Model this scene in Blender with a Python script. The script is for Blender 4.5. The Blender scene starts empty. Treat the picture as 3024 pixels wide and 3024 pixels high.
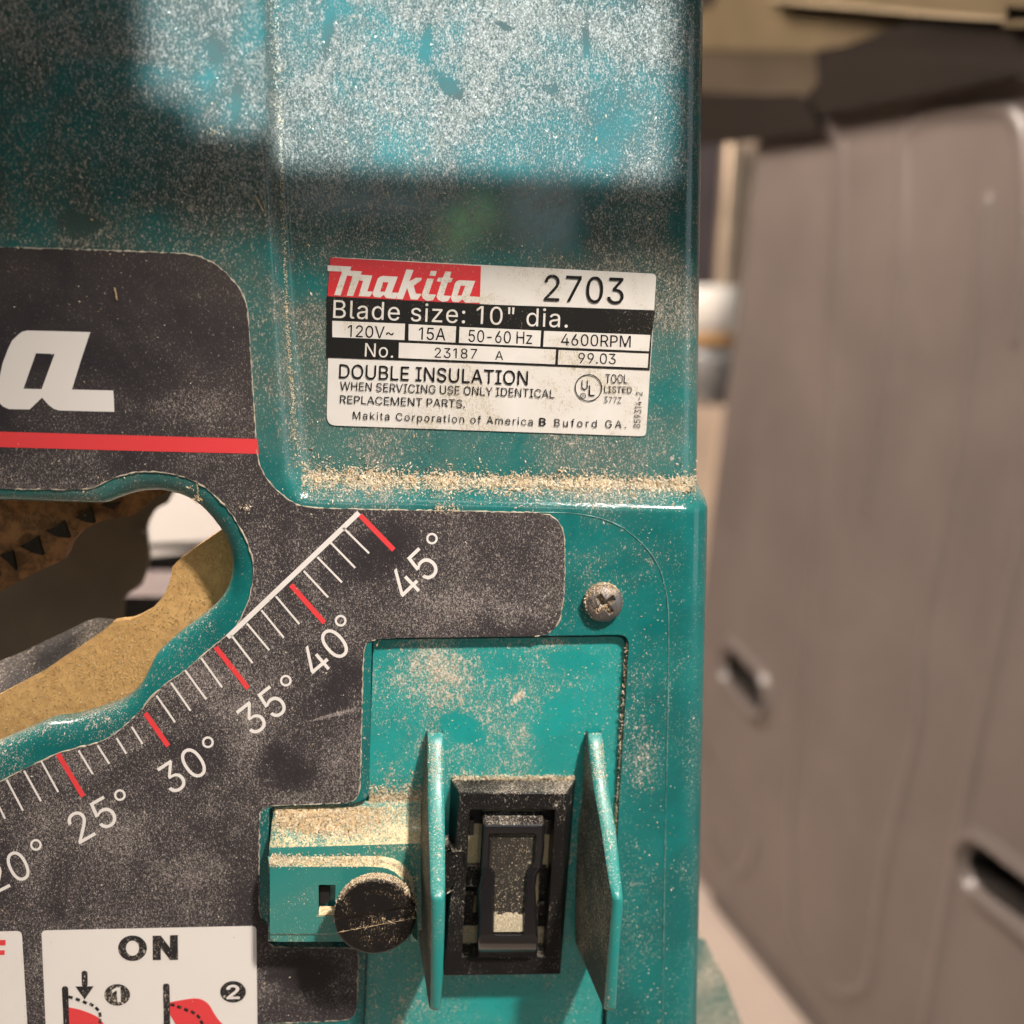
import bpy, bmesh, math, random, json
import numpy as np
from mathutils import Vector, Matrix
from mathutils.geometry import tessellate_polygon

random.seed(7)
rng = np.random.default_rng(11)
scene = bpy.context.scene
COL = scene.collection

# ------------------------------------------------------------------ camera
# The front plate of the saw is the plane y = 0 (x right, z up); the phone is held DIST metres in front of it.
DIST = 0.155
U = DIST / 235.0                      # one working unit, about 0.66 mm
F_PX, C_PX = 2912.0, 1512.0           # focal length and centre of the 3024 px photograph
YAW, PITCH, ROLL = math.radians(6.0), math.radians(9.0), math.radians(1.2)
_cy, _sy, _cp, _sp, _cr, _sr = math.cos(YAW), math.sin(YAW), math.cos(PITCH), math.sin(PITCH), math.cos(ROLL), math.sin(ROLL)
FWD = np.array([_sy * _cp, _cy * _cp, -_sp])
_rt = np.array([_cy, -_sy, 0.0])
_up = np.cross(_rt, FWD)
RGT = _rt * _cr + _up * _sr
UPV = -_rt * _sr + _up * _cr
EYE = np.array([0.0, -DIST, 0.0])

cam_d = bpy.data.cameras.new("camera")
cam = bpy.data.objects.new("camera", cam_d)
COL.objects.link(cam)
cam.matrix_world = Matrix(((RGT[0], UPV[0], -FWD[0], EYE[0]), (RGT[1], UPV[1], -FWD[1], EYE[1]),
                           (RGT[2], UPV[2], -FWD[2], EYE[2]), (0, 0, 0, 1)))
cam_d.sensor_width = 36.0
cam_d.lens = F_PX / 3024 * 36.0
cam_d.clip_start = 0.01
cam_d.clip_end = 50
cam_d.dof.use_dof = True
cam_d.dof.focus_distance = DIST * 1.005
cam_d.dof.aperture_fstop = 9.4
scene.camera = cam

# ------------------------------------------------------------------ world, lamps, exposure
world = bpy.data.worlds.new("World")
scene.world = world
world.use_nodes = True
_bg = world.node_tree.nodes["Background"]
_bg.inputs[0].default_value = (1.0, 0.86, 0.74, 1)
_bg.inputs[1].default_value = 0.06


def area_lamp(name, loc, target, sx, sy, power, color, spread=180):
    l = bpy.data.lights.new(name, "AREA")
    l.shape = "RECTANGLE"
    l.size, l.size_y = sx, sy
    l.energy = power
    l.color = color
    l.spread = math.radians(spread)
    o = bpy.data.objects.new(name, l)
    COL.objects.link(o)
    o.location = loc
    o.rotation_euler = (Vector(target) - Vector(loc)).to_track_quat("-Z", "Y").to_euler()
    return o


# daylight from the garage window behind the photographer (only a faint sheen on the bright patch at the top)
WIN_RAD = 3.0
for (x0, x1, z0, z1) in ((-0.236, 0.288, 0.236, 0.475), (-0.280, -0.237, 0.268, 0.475)):
    area_lamp("window_light", ((x0 + x1) / 2, -1.0, (z0 + z1) / 2), ((x0 + x1) / 2, 0.0, (z0 + z1) / 2),
              x1 - x0, z1 - z0, WIN_RAD * math.pi * (x1 - x0) * (z1 - z0), (0.80, 0.96, 1.0))


def beam(x0, x1, y0, y1, depth, e):
    """narrow lamp added to throw a soft-edged patch of cool daylight on the housing (pixels x0..x1, y0..y1)"""
    def at(px, py):
        r = FWD + RGT * ((px - C_PX) / F_PX) - UPV * ((py - C_PX) / F_PX)
        return EYE + r * ((DIST + depth * U) / r[1])
    a, b = at(x0, (y0 + y1) / 2), at(x1, (y0 + y1) / 2)
    t, u = at((x0 + x1) / 2, y0), at((x0 + x1) / 2, y1)
    c = (a + b) / 2
    el, di = 0.0, 0.55
    c[2] = (t[2] + u[2]) / 2
    az = math.radians(40)
    src = c + np.array([math.cos(el) * math.sin(az), -math.cos(el) * math.cos(az), math.sin(el)]) * di
    w, h = abs(b[0] - a[0]), abs(t[2] - u[2])
    area_lamp("daylight_beam", tuple(src), tuple(c), w * math.cos(az), h * math.cos(el), e * w * h, (0.80, 1.0, 1.16), 0.7)


BEAM_E = 8.4
beam(803, 1995, -60, 505, 5.8, BEAM_E)
beam(575, 796, -60, 388, 0, BEAM_E)
beam(440, 574, -60, 292, 0, BEAM_E)
# lamps added behind the viewer to make the green, grey and thin blurred reflections
for nm, px_, rad, col, rot in (("green_reflection_light", (0.062, 0.176, 0.075, 0.042), 5.0, (0.55, 0.95, 0.38), 35), ("grey_reflection_light", (0.150, 0.190, 0.075, 0.075), 2.3, (0.95, 0.95, 1.0), 0),
                               ("bar_reflection_light", (-0.045, 0.196, 0.160, 0.008), 5.0, (0.86, 0.86, 1.0), 0)):
    x_, z_, w_, h_ = px_
    o_ = area_lamp(nm, (x_, -1.0, z_), (x_, 0.0, z_), w_, h_, rad * math.pi * w_ * h_, col)
    o_.rotation_euler.rotate_axis("Z", math.radians(rot))
# long fluorescent tube under the ceiling
area_lamp("tube_light", (0.05, -0.60, 0.85), (0.05, 0.0, -0.05), 1.3, 0.05, 11 * math.pi * 1.3 * 0.05, (1.0, 0.93, 0.85))
# cool lamp added at the right to edge the rounded housing with light
area_lamp("side_rim_light", (1.15, -0.40, 0.10), (0.1, 0.0, 0.0), 0.45, 0.8, 1.8 * math.pi * 0.45 * 0.8, (0.80, 0.93, 1.0))
# shop lamp hanging above the photographer, aimed at the switch
_k = bpy.data.lights.new("shop_lamp", "SPOT")
_k.energy = 29.5
_k.color = (1.0, 0.92, 0.84)
_k.spot_size = math.radians(27)
_k.spot_blend = 1.0
_k.shadow_soft_size = 0.022
_ko = bpy.data.objects.new("shop_lamp", _k)
COL.objects.link(_ko)
_ko.location = (0.22, -0.34, 0.44)
_ko.rotation_euler = (Vector((0.02, 0.0, -0.100)) - _ko.location).to_track_quat("-Z", "Y").to_euler()
# unseen lamp added behind the saw to light the brown sheet and background
area_lamp("back_fill_light", (-0.32, 0.20, 0.50), (0.30, 0.40, -0.02), 0.30, 0.30, 11.0, (1.0, 0.87, 0.77))

vs = scene.view_settings
vs.view_transform = "Standard"
vs.look = "None"
vs.exposure = 0.0
vs.gamma = 1.0
vs.use_curve_mapping = False
scene.render.engine = "CYCLES"
scene.cycles.use_denoising = True
scene.cycles.max_bounces = 6
scene.cycles.use_light_tree = False

# ------------------------------------------------------------------ helpers: pixels of the photograph to points in the place


def ray(px, py):
    return FWD + RGT * ((px - C_PX) / F_PX) - UPV * ((py - C_PX) / F_PX)


def P(px, py, d=0.0):
    """point of the photograph at d working units in front of the plate (negative = behind)"""
    r = ray(px, py)
    y = -d * U
    return Vector(EYE + r * ((y - EYE[1]) / r[1]))


def on_plane(px, py, p0, n):
    r = ray(px, py)
    n = np.array(n)
    return Vector(EYE + r * (np.dot(np.array(p0) - EYE, n) / np.dot(r, n)))


def cr(ox, oy, s, pts):
    return [(ox + x * s, oy + y * s) for x, y in pts]


C1 = lambda *p: cr(0, 0, 1000 / 1932, p)
C3 = lambda *p: cr(900, 700, 1200 / 1932, p)
C4 = lambda *p: cr(0, 900, 900 / 1242, p)
C5 = lambda *p: cr(700, 1400, 1500 / 1932, p)
C6 = lambda *p: cr(700, 2200, 1500 / 1932, p)
C7 = lambda *p: cr(0, 2200, 1100 / 1932, p)
CL = lambda *p: cr(950, 740, 500 / 1932, p)          # nameplate logo
CA = lambda *p: cr(0, 950, 360 / 1932, p)            # big letter
CN = lambda *p: cr(0, 2700, 800 / 1932, p)           # on panel
CK = lambda *p: cr(760, 2330, 540 / 1932, p)         # latch and knob
CS = lambda *p: cr(1250, 2250, 500 / 1380, p)        # switch
CB = lambda *p: cr(0, 1380, 720 / 1696, p)           # slot interior
CF = lambda *p: cr(1650, 2150, 550 / 1216, p)        # fin
R1 = lambda *p: cr(2050, 0, 974 / 1882, p)
R2 = lambda *p: cr(2050, 1000, 974 / 1882, p)
R3 = lambda *p: cr(2050, 2000, 974 / 1838, p)


def smooth_path(pts, n=6, closed=False):
    pts = [np.array(p, float) for p in pts]
    out = []
    m = len(pts)
    rngi = range(m) if closed else range(m - 1)
    for i in rngi:
        if closed:
            a, b, c, d = pts[i - 1], pts[i], pts[(i + 1) % m], pts[(i + 2) % m]
        else:
            a, b, c, d = pts[max(i - 1, 0)], pts[i], pts[i + 1], pts[min(i + 2, m - 1)]
        for k in range(n):
            t = k / n
            out.append(tuple(0.5 * (2 * b + (c - a) * t + (2 * a - 5 * b + 4 * c - d) * t * t + (3 * b - a - 3 * c + d) * t ** 3)))
    if not closed:
        out.append(tuple(pts[-1]))
    return out


def rounded(pts, rads, n=5):
    """polygon with corners cut by arcs (rads: one number or one per corner)"""
    m = len(pts)
    if not hasattr(rads, "__len__"):
        rads = [rads] * m
    out = []
    for i in range(m):
        b = np.array(pts[i], float)
        a = np.array(pts[i - 1], float) - b
        c = np.array(pts[(i + 1) % m], float) - b
        la, lc = np.linalg.norm(a), np.linalg.norm(c)
        r = min(rads[i], la * 0.49, lc * 0.49)
        if r < 1e-9:
            out.append(tuple(b))
            continue
        s, e = b + a / la * r, b + c / lc * r
        for k in range(n + 1):
            t = k / n
            out.append(tuple(s * (1 - t) ** 2 + b * 2 * t * (1 - t) + e * t * t))
    return out


def seg_dist(X, Z, line, closed=True, want_pt=False):
    """unsigned distance of grid points to a polyline; with nearest points if wanted"""
    best = np.full(X.shape, 1e9)
    bx = np.zeros(X.shape)
    bz = np.zeros(X.shape)
    n = len(line)
    for i in range(n if closed else n - 1):
        ax, az = line[i]
        cx, cz = line[(i + 1) % n]
        dx, dz = cx - ax, cz - az
        l2 = dx * dx + dz * dz
        if l2 < 1e-18:
            continue
        t = np.clip(((X - ax) * dx + (Z - az) * dz) / l2, 0, 1)
        qx, qz = ax + t * dx, az + t * dz
        d = (X - qx) ** 2 + (Z - qz) ** 2
        m = d < best
        best = np.where(m, d, best)
        if want_pt:
            bx = np.where(m, qx, bx)
            bz = np.where(m, qz, bz)
    best = np.sqrt(best)
    return (best, bx, bz) if want_pt else best


def inside(X, Z, poly):
    r = np.zeros(X.shape, bool)
    n = len(poly)
    for i in range(n):
        ax, az = poly[i]
        cx, cz = poly[(i + 1) % n]
        if az == cz:
            continue
        c = ((az > Z) != (cz > Z)) & (X < (cx - ax) * (Z - az) / (cz - az) + ax)
        r ^= c
    return r


class MB:
    """collects vertices and faces in world space; build() links them as one object"""

    def __init__(s):
        s.v, s.f, s.m, s.sm = [], [], [], []

    def add(s, vs_, fs, mat=0, smooth=False):
        o = len(s.v)
        s.v += [tuple(q) for q in vs_]
        s.f += [tuple(i + o for i in f) for f in fs]
        s.m += [mat] * len(fs)
        s.sm += [smooth] * len(fs)
        return o

    def prism(s, outer, holes=(), dfront=0.0, dback=-1.0, mat=0, place=None, back=True):
        """slab whose outline is a polygon of the photograph; dfront may be a function of (px, py)"""
        place = place or P
        df = dfront if callable(dfront) else (lambda x, y: dfront)
        db = dback if callable(dback) else (lambda x, y: dback)
        loops = [list(outer)] + [list(h) for h in holes]
        flat = [p for l in loops for p in l]
        tris = tessellate_polygon([[Vector((x, y, 0)) for x, y in l] for l in loops])
        front = [place(x, y, df(x, y)) for x, y in flat]
        bk = []
        for (x, y), q in zip(flat, front):
            if place is P:
                bk.append((q[0], -db(x, y) * U, q[2]))
            else:
                bk.append(place(x, y, db(x, y)))
        n = len(flat)
        fs = []
        for t in tris:
            a, b, c = [Vector(front[i]) for i in t]
            nn = (b - a).cross(c - a)
            if nn.dot(Vector(EYE) - a) < 0:
                t = (t[0], t[2], t[1])
            fs.append(tuple(t))
            if back:
                fs.append((t[2] + n, t[1] + n, t[0] + n))
        i0 = 0
        for li, l in enumerate(loops):
            m = len(l)
            ar = sum(l[i][0] * l[(i + 1) % m][1] - l[(i + 1) % m][0] * l[i][1] for i in range(m))
            flip = (ar > 0) != (li > 0)
            for i in range(m):
                a, b = i0 + i, i0 + (i + 1) % m
                fs.append((a, b, b + n, a + n) if not flip else (b, a, a + n, b + n))
            i0 += m
        s.add(front + bk, fs, mat)

    def flat(s, outer, holes=(), d=0.0, mat=0, place=None):
        place = place or P
        df = d if callable(d) else (lambda x, y: d)
        loops = [list(outer)] + [list(h) for h in holes]
        flat = [p for l in loops for p in l]
        tris = tessellate_polygon([[Vector((x, y, 0)) for x, y in l] for l in loops])
        front = [place(x, y, df(x, y)) for x, y in flat]
        fs = []
        for t in tris:
            a, b, c = [Vector(front[i]) for i in t]
            if (b - a).cross(c - a).dot(Vector(EYE) - a) < 0:
                t = (t[0], t[2], t[1])
            fs.append(tuple(t))
        s.add(front, fs, mat)

    def grid(s, rows, mat=0, smooth=True, closed=False, flip=False):
        n = len(rows[0])
        vs_ = [q for r in rows for q in r]
        fs = []
        for i in range(len(rows) - 1):
            for j in range(n if closed else n - 1):
                a, b = i * n + j, i * n + (j + 1) % n
                c, d = b + n, a + n
                fs.append((a, b, c, d) if not flip else (d, c, b, a))
        s.add(vs_, fs, mat, smooth)

    def tube(s, pts, r, k=6, mat=0):
        pts = [Vector(p) for p in pts]
        rows = []
        for i, p in enumerate(pts):
            t = (pts[min(i + 1, len(pts) - 1)] - pts[max(i - 1, 0)]).normalized()
            a = t.cross(Vector((0, 1, 0.03))).normalized()
            b = t.cross(a)
            rr = r(i / (len(pts) - 1)) if callable(r) else r
            rows.append([p + (a * math.cos(2 * math.pi * j / k) + b * math.sin(2 * math.pi * j / k)) * rr for j in range(k)])
        s.grid(rows, mat, True, closed=True)

    def build(s, name, mats, parent=None, bevel=0, seg=2, auto=None):
        me = bpy.data.meshes.new(name)
        arr = np.array(s.v, float)
        cen = (arr.min(0) + arr.max(0)) / 2
        me.from_pydata((arr - cen).tolist(), [], s.f)
        mats = mats if isinstance(mats, (list, tuple)) else [mats]
        for m in mats:
            me.materials.append(m)
        me.polygons.foreach_set("material_index", s.m)
        me.polygons.foreach_set("use_smooth", s.sm)
        me.update()
        o = bpy.data.objects.new(name, me)
        COL.objects.link(o)
        pl = Vector((0, 0, 0))
        q = parent
        while q is not None:
            pl += q.location
            q = q.parent
        o.parent = parent
        o.location = Vector(cen) - pl
        if bevel:
            bm = bmesh.new()
            bm.from_mesh(me)
            bmesh.ops.remove_doubles(bm, verts=bm.verts, dist=1e-7)
            bm.to_mesh(me)
            bm.free()
            md = o.modifiers.new("bevel", "BEVEL")
            md.width = bevel * U
            md.segments = seg
            md.limit_method = "ANGLE"
            md.angle_limit = math.radians(35)
            md.use_clamp_overlap = True
            me.shade_smooth()
            me.set_sharp_from_angle(angle=math.radians(50))
        if auto:
            me.shade_smooth()
            me.set_sharp_from_angle(angle=math.radians(auto))
        return o


def empty(name, loc, label, cat, group=None):
    o = bpy.data.objects.new(name, None)
    o.empty_display_size = 0.01
    COL.objects.link(o)
    o.location = loc
    o["label"] = label
    o["category"] = cat
    if group:
        o["group"] = group
    return o


def tag(o, label, cat, kind=None, group=None):
    o["label"] = label
    o["category"] = cat
    if kind:
        o["kind"] = kind
    if group:
        o["group"] = group
    return o


# ------------------------------------------------------------------ materials


def at_plate(px, py):
    return P(px, py, 0)



def _n(nt, t, **kw):
    n = nt.nodes.new(t)
    for k, v in kw.items():
        setattr(n, k, v)
    return n


def _math(nt, op, a, b=None, c=None, clamp=False):
    n = nt.nodes.new("ShaderNodeMath")
    n.operation = op
    n.use_clamp = clamp
    for i, v in enumerate((a, b, c)):
        if v is None:
            continue
        if isinstance(v, (int, float)):
            n.inputs[i].default_value = v
        else:
            nt.links.new(v, n.inputs[i])
    return n.outputs[0]


def _noise(nt, vec, scale, detail=2.0, rough=0.6, dist=0.0, off=0.0):
    n = nt.nodes.new("ShaderNodeTexNoise")
    n.inputs["Scale"].default_value = scale
    n.inputs["Detail"].default_value = detail
    n.inputs["Roughness"].default_value = rough
    n.inputs["Distortion"].default_value = dist
    if off:
        m = nt.nodes.new("ShaderNodeVectorMath")
        m.operation = "ADD"
        nt.links.new(vec, m.inputs[0])
        m.inputs[1].default_value = (off, off * 0.7, off * 1.3)
        vec = m.outputs[0]
    nt.links.new(vec, n.inputs["Vector"])
    return n.outputs["Fac"]


def _mix(nt, fac, a, b):
    n = nt.nodes.new("ShaderNodeMix")
    n.data_type = "RGBA"
    for s, v in ((n.inputs[0], fac), (n.inputs[6], a), (n.inputs[7], b)):
        if isinstance(v, (int, float)):
            s.default_value = v
        elif isinstance(v, tuple):
            s.default_value = (*v, 1) if len(v) == 3 else v
        else:
            nt.links.new(v, s)
    return n.outputs[2]


def _map(nt, v, a, b, c=0.0, d=1.0):
    n = nt.nodes.new("ShaderNodeMapRange")
    n.interpolation_type = "SMOOTHSTEP"
    nt.links.new(v, n.inputs[0])
    for i, q in enumerate((a, b, c, d)):
        if isinstance(q, (int, float)):
            n.inputs[i + 1].default_value = q
        else:
            nt.links.new(q, n.inputs[i + 1])
    return n.outputs[0]


def dusty(name, base, rough=0.35, dust=0.3, patch=0.5, up=0.5, film=0.12, grain=0.00023, zone=0.0, zdens=0.0, wipes=(), zone_col=None, tint=(0.35, 0.66), dust_spec=None, metallic=0.0, coat=0.0,
          dust_lo=(0.33, 0.25, 0.16), dust_hi=(0.72, 0.64, 0.53), base2=None, grime=0.0, bump=0.25, spec=0.5, patch_scale=55.0,
          mottle=0.0, mscale=160, seed=0.0, coat_rough=0.07, streak=0.0):
    """plastic, paint or metal under a coat of fine sawdust; the dust lies in grains, thicker on what faces up"""
    m = bpy.data.materials.new(name)
    m.use_nodes = True
    nt = m.node_tree
    b = nt.nodes["Principled BSDF"]
    geo = _n(nt, "ShaderNodeNewGeometry")
    pos = geo.outputs["Position"]
    sep = _n(nt, "ShaderNodeSeparateXYZ")
    nt.links.new(geo.outputs["Normal"], sep.inputs[0])
    nz = _math(nt, "MAXIMUM", sep.outputs[2], 0.0)
    big = _noise(nt, pos, patch_scale, 5, 0.62, 0.6, seed)
    bigc = _math(nt, "MULTIPLY", _math(nt, "SUBTRACT", big, 0.5), patch * 2.6)
    if streak:
        # wiped streaks, long and slanting
        ms = _n(nt, "ShaderNodeMapping")
        ms.inputs["Rotation"].default_value = (0, 0.9 + seed, 0)
        ms.inputs["Scale"].default_value = (1.0, 1.0, 0.4)
        nt.links.new(pos, ms.inputs["Vector"])
        sn = _noise(nt, ms.outputs[0], 190, 4, 0.6, 0.8, seed + 13)
        bigc = _math(nt, "ADD", bigc, _math(nt, "MULTIPLY", _math(nt, "MINIMUM", _math(nt, "SUBTRACT", sn, 0.5), 0.06), streak * 2.2))
    dens = _math(nt, "ADD", _math(nt, "ADD", bigc, dust), _math(nt, "MULTIPLY", nz, up))
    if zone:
        # brown dirt film towards the top, made darker to paint in the shade there
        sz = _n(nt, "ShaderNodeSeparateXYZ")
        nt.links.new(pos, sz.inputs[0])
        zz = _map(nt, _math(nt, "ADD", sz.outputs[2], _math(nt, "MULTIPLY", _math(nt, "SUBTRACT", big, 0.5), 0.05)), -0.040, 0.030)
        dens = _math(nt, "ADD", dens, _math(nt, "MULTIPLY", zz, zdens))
    wn = _noise(nt, pos, 420, 3, 0.6, 0, seed + 7) if wipes else None
    for (wx, wz, wa, wb, wang, wst) in wipes:
        # a spot rubbed clean (or, with a negative strength, a smear of extra dust)
        mw_ = _n(nt, "ShaderNodeMapping")
        mw_.vector_type = "TEXTURE"
        c_ = at_plate(wx, wz)
        mw_.inputs["Location"].default_value = (c_[0], 0, c_[2])
        mw_.inputs["Rotation"].default_value = (0, math.radians(wang), 0)
        mw_.inputs["Scale"].default_value = (wa * DIST / F_PX, 1.0, wb * DIST / F_PX)
        nt.links.new(pos, mw_.inputs["Vector"])
        ln = _n(nt, "ShaderNodeVectorMath")
        ln.operation = "LENGTH"
        nt.links.new(mw_.outputs[0], ln.inputs[0])
        dd = _math(nt, "ADD", ln.outputs["Value"], _math(nt, "MULTIPLY", _math(nt, "SUBTRACT", wn, 0.5), 1.3))
        dens = _math(nt, "SUBTRACT", dens, _map(nt, dd, 0.35, 1.25, wst, 0.0))
    # grains of two sizes, slightly stretched along the fall of the dust
    mp = _n(nt, "ShaderNodeMapping")
    mp.inputs["Rotation"].default_value = (0, 0.5, 0)
    mp.inputs["Scale"].default_value = (1.0, 1.0, 0.62)
    nt.links.new(pos, mp.inputs["Vector"])
    g1 = _noise(nt, mp.outputs[0], 1.0 / grain, 2.2, 0.65, 0.3, seed + 1)
    g2 = _noise(nt, mp.outputs[0], 0.45 / grain, 2.0, 0.6, 0.5, seed + 2)
    thr = _math(nt, "SUBTRACT", 0.80, _math(nt, "MULTIPLY", dens, 0.52))
    f1 = _map(nt, g1, _math(nt, "SUBTRACT", thr, 0.03), _math(nt, "ADD", thr, 0.14))
    f2 = _map(nt, g2, _math(nt, "ADD", thr, 0.05), _math(nt, "ADD", thr, 0.15))
    fac = _math(nt, "MAXIMUM", _math(nt, "MULTIPLY", f1, 0.85), _math(nt, "MULTIPLY", f2, 0.95), clamp=True)
    haze = _math(nt, "MULTIPLY", _math(nt, "MAXIMUM", dens, 0.0), film, clamp=True)
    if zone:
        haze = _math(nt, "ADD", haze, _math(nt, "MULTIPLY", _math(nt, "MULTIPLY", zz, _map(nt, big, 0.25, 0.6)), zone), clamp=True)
    tn = _noise(nt, pos, 0.9 / grain, 1, 0.5, 0, seed + 5)
    dcol = _mix(nt, _map(nt, tn, tint[0], tint[1]), dust_lo, dust_hi)
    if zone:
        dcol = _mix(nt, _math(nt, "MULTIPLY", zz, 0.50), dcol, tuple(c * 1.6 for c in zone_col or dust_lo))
    col = base
    if base2 is not None or mottle:
        mo = _noise(nt, pos, mscale, 4, 0.65, 0.4, seed + 8)
        col = _mix(nt, _map(nt, mo, 0.36, 0.64), base, base2 if base2 is not None else tuple(c * (1 - mottle) for c in base))
    if grime:
        gr = _noise(nt, pos, 38, 5, 0.7, 0.8, seed + 11)
        col = _mix(nt, _math(nt, "MULTIPLY", _map(nt, gr, 0.32, 0.62), grime), col, (0.030, 0.026, 0.018))
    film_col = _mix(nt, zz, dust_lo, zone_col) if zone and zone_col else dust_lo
    col = _mix(nt, haze, col, film_col)
    col = _mix(nt, fac, col, dcol)
    nt.links.new(col, b.inputs["Base Color"])
    fine = _noise(nt, pos, 900, 2, 0.5, 0, seed + 3)
    r0 = _math(nt, "ADD", _math(nt, "MULTIPLY", fine, 0.12), rough - 0.05)
    rr = _math(nt, "ADD", r0, _math(nt, "MULTIPLY", fac, 0.45 if dust_spec is None else 0.40), clamp=True)
    nt.links.new(rr, b.inputs["Roughness"])
    b.inputs["Metallic"].default_value = metallic
    b.inputs["Specular IOR Level"].default_value = spec
    if dust_spec is not None:
        nt.links.new(_math(nt, "ADD", spec, _math(nt, "MULTIPLY", fac, dust_spec - spec)), b.inputs["Specular IOR Level"])
    if coat:
        b.inputs["Coat Weight"].default_value = coat
        b.inputs["Coat Roughness"].default_value = coat_rough
    bm_ = _n(nt, "ShaderNodeBump")
    bm_.inputs["Strength"].default_value = bump
    bm_.inputs["Distance"].default_value = 0.00012
    nt.links.new(fac, bm_.inputs["Height"])
    nt.links.new(bm_.outputs[0], b.inputs["Normal"])
    if coat:
        bc = _n(nt, "ShaderNodeBump")
        bc.inputs["Strength"].default_value = bump * 0.45
        bc.inputs["Distance"].default_value = 0.00012
        nt.links.new(fac, bc.inputs["Height"])
        nt.links.new(bc.outputs[0], b.inputs["Coat Normal"])
        nt.links.new(_math(nt, "MULTIPLY", _math(nt, "SUBTRACT", 1.0, _math(nt, "MULTIPLY", fac, 0.10)), coat), b.inputs["Coat Weight"])
    return m


def plain(name, col, rough=0.5, metallic=0.0, var=0.12, scale=30.0, spec=0.5, bump=0.0, col2=None):
    """surface with a soft natural mottling"""
    m = bpy.data.materials.new(name)
    m.use_nodes = True
    nt = m.node_tree
    b = nt.nodes["Principled BSDF"]
    pos = _n(nt, "ShaderNodeNewGeometry").outputs["Position"]
    n = _noise(nt, pos, scale, 4, 0.6, 0.3)
    c2 = col2 or tuple(max(0.0, c * (1 - var * 2)) for c in col)
    nt.links.new(_mix(nt, _map(nt, n, 0.3, 0.7), c2, col), b.inputs["Base Color"])
    nt.links.new(_math(nt, "ADD", _math(nt, "MULTIPLY", n, 0.2), rough - 0.1), b.inputs["Roughness"])
    b.inputs["Metallic"].default_value = metallic
    b.inputs["Specular IOR Level"].default_value = spec
    if bump:
        q = _noise(nt, pos, scale * 8, 3, 0.6)
        bm_ = _n(nt, "ShaderNodeBump")
        bm_.inputs["Strength"].default_value = bump
        bm_.inputs["Distance"].default_value = 0.001
        nt.links.new(q, bm_.inputs["Height"])
        nt.links.new(bm_.outputs[0], b.inputs["Normal"])
    return m


TEAL = (0.004, 0.150, 0.142)
TEAL_D = (0.003, 0.112, 0.108)
M = {}
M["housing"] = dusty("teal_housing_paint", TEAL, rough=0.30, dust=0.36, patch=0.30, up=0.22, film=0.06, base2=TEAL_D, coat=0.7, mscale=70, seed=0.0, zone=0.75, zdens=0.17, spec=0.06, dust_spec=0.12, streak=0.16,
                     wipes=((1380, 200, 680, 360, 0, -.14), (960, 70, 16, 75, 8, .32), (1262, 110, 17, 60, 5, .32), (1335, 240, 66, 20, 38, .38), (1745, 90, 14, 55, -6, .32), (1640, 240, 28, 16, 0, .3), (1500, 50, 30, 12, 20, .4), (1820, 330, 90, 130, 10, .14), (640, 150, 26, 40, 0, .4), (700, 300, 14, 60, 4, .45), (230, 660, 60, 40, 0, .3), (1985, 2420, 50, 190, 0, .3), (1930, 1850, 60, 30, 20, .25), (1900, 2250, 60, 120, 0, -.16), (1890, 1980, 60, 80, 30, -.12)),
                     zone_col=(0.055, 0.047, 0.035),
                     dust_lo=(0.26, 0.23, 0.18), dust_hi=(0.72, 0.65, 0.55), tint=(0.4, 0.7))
M["teal"] = dusty("teal_plastic", (0.006, 0.295, 0.272), rough=0.28, dust=0.40, patch=0.45, streak=0.16, wipes=((1372, 2160, 78, 44, 35, .6), (1700, 1960, 90, 40, 8, .35), (1640, 2130, 60, 90, 20, .3), (1250, 2000, 170, 110, 10, -.16), (1530, 2070, 30, 12, -40, -.5), (1500, 2960, 160, 60, 0, .3)), up=0.15, film=0.08, coat=0.4, seed=3.1, mottle=0.12)
M["fin"] = dusty("teal_guard_plastic", (0.006, 0.245, 0.226), rough=0.34, dust=0.28, patch=0.4, up=0.22, film=0.12, coat=0.12, seed=4.7)
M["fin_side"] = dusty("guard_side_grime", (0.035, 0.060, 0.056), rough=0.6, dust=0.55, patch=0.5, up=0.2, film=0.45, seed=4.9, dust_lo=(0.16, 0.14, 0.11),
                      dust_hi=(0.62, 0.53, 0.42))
M["latch"] = dusty("teal_latch_plastic", (0.005, 0.210, 0.192), rough=0.22, dust=0.28, patch=0.5, up=0.55, film=0.2, coat=0.4, seed=5.3,
                   dust_lo=(0.55, 0.40, 0.20), dust_hi=(0.85, 0.68, 0.42))
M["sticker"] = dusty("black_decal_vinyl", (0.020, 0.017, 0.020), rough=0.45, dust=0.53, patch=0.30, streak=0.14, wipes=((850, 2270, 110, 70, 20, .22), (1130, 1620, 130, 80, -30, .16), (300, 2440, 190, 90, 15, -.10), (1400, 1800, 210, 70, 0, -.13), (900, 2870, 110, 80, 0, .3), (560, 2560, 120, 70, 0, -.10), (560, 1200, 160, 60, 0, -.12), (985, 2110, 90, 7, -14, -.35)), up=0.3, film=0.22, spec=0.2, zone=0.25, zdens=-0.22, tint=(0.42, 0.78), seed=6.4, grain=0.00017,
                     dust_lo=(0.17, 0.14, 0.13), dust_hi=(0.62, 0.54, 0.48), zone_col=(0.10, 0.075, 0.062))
M["white"] = dusty("white_print", (0.76, 0.70, 0.65), rough=0.45, dust=0.10, patch=0.4, film=0.10, seed=7.7,
                   dust_lo=(0.45, 0.34, 0.24), dust_hi=(0.66, 0.55, 0.42))
M["red"] = dusty("red_print", (0.72, 0.045, 0.050), rough=0.45, dust=0.16, patch=0.25, film=0.10, seed=8.2, dust_lo=(0.5, 0.2, 0.16), dust_hi=(0.8, 0.5, 0.42))
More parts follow.
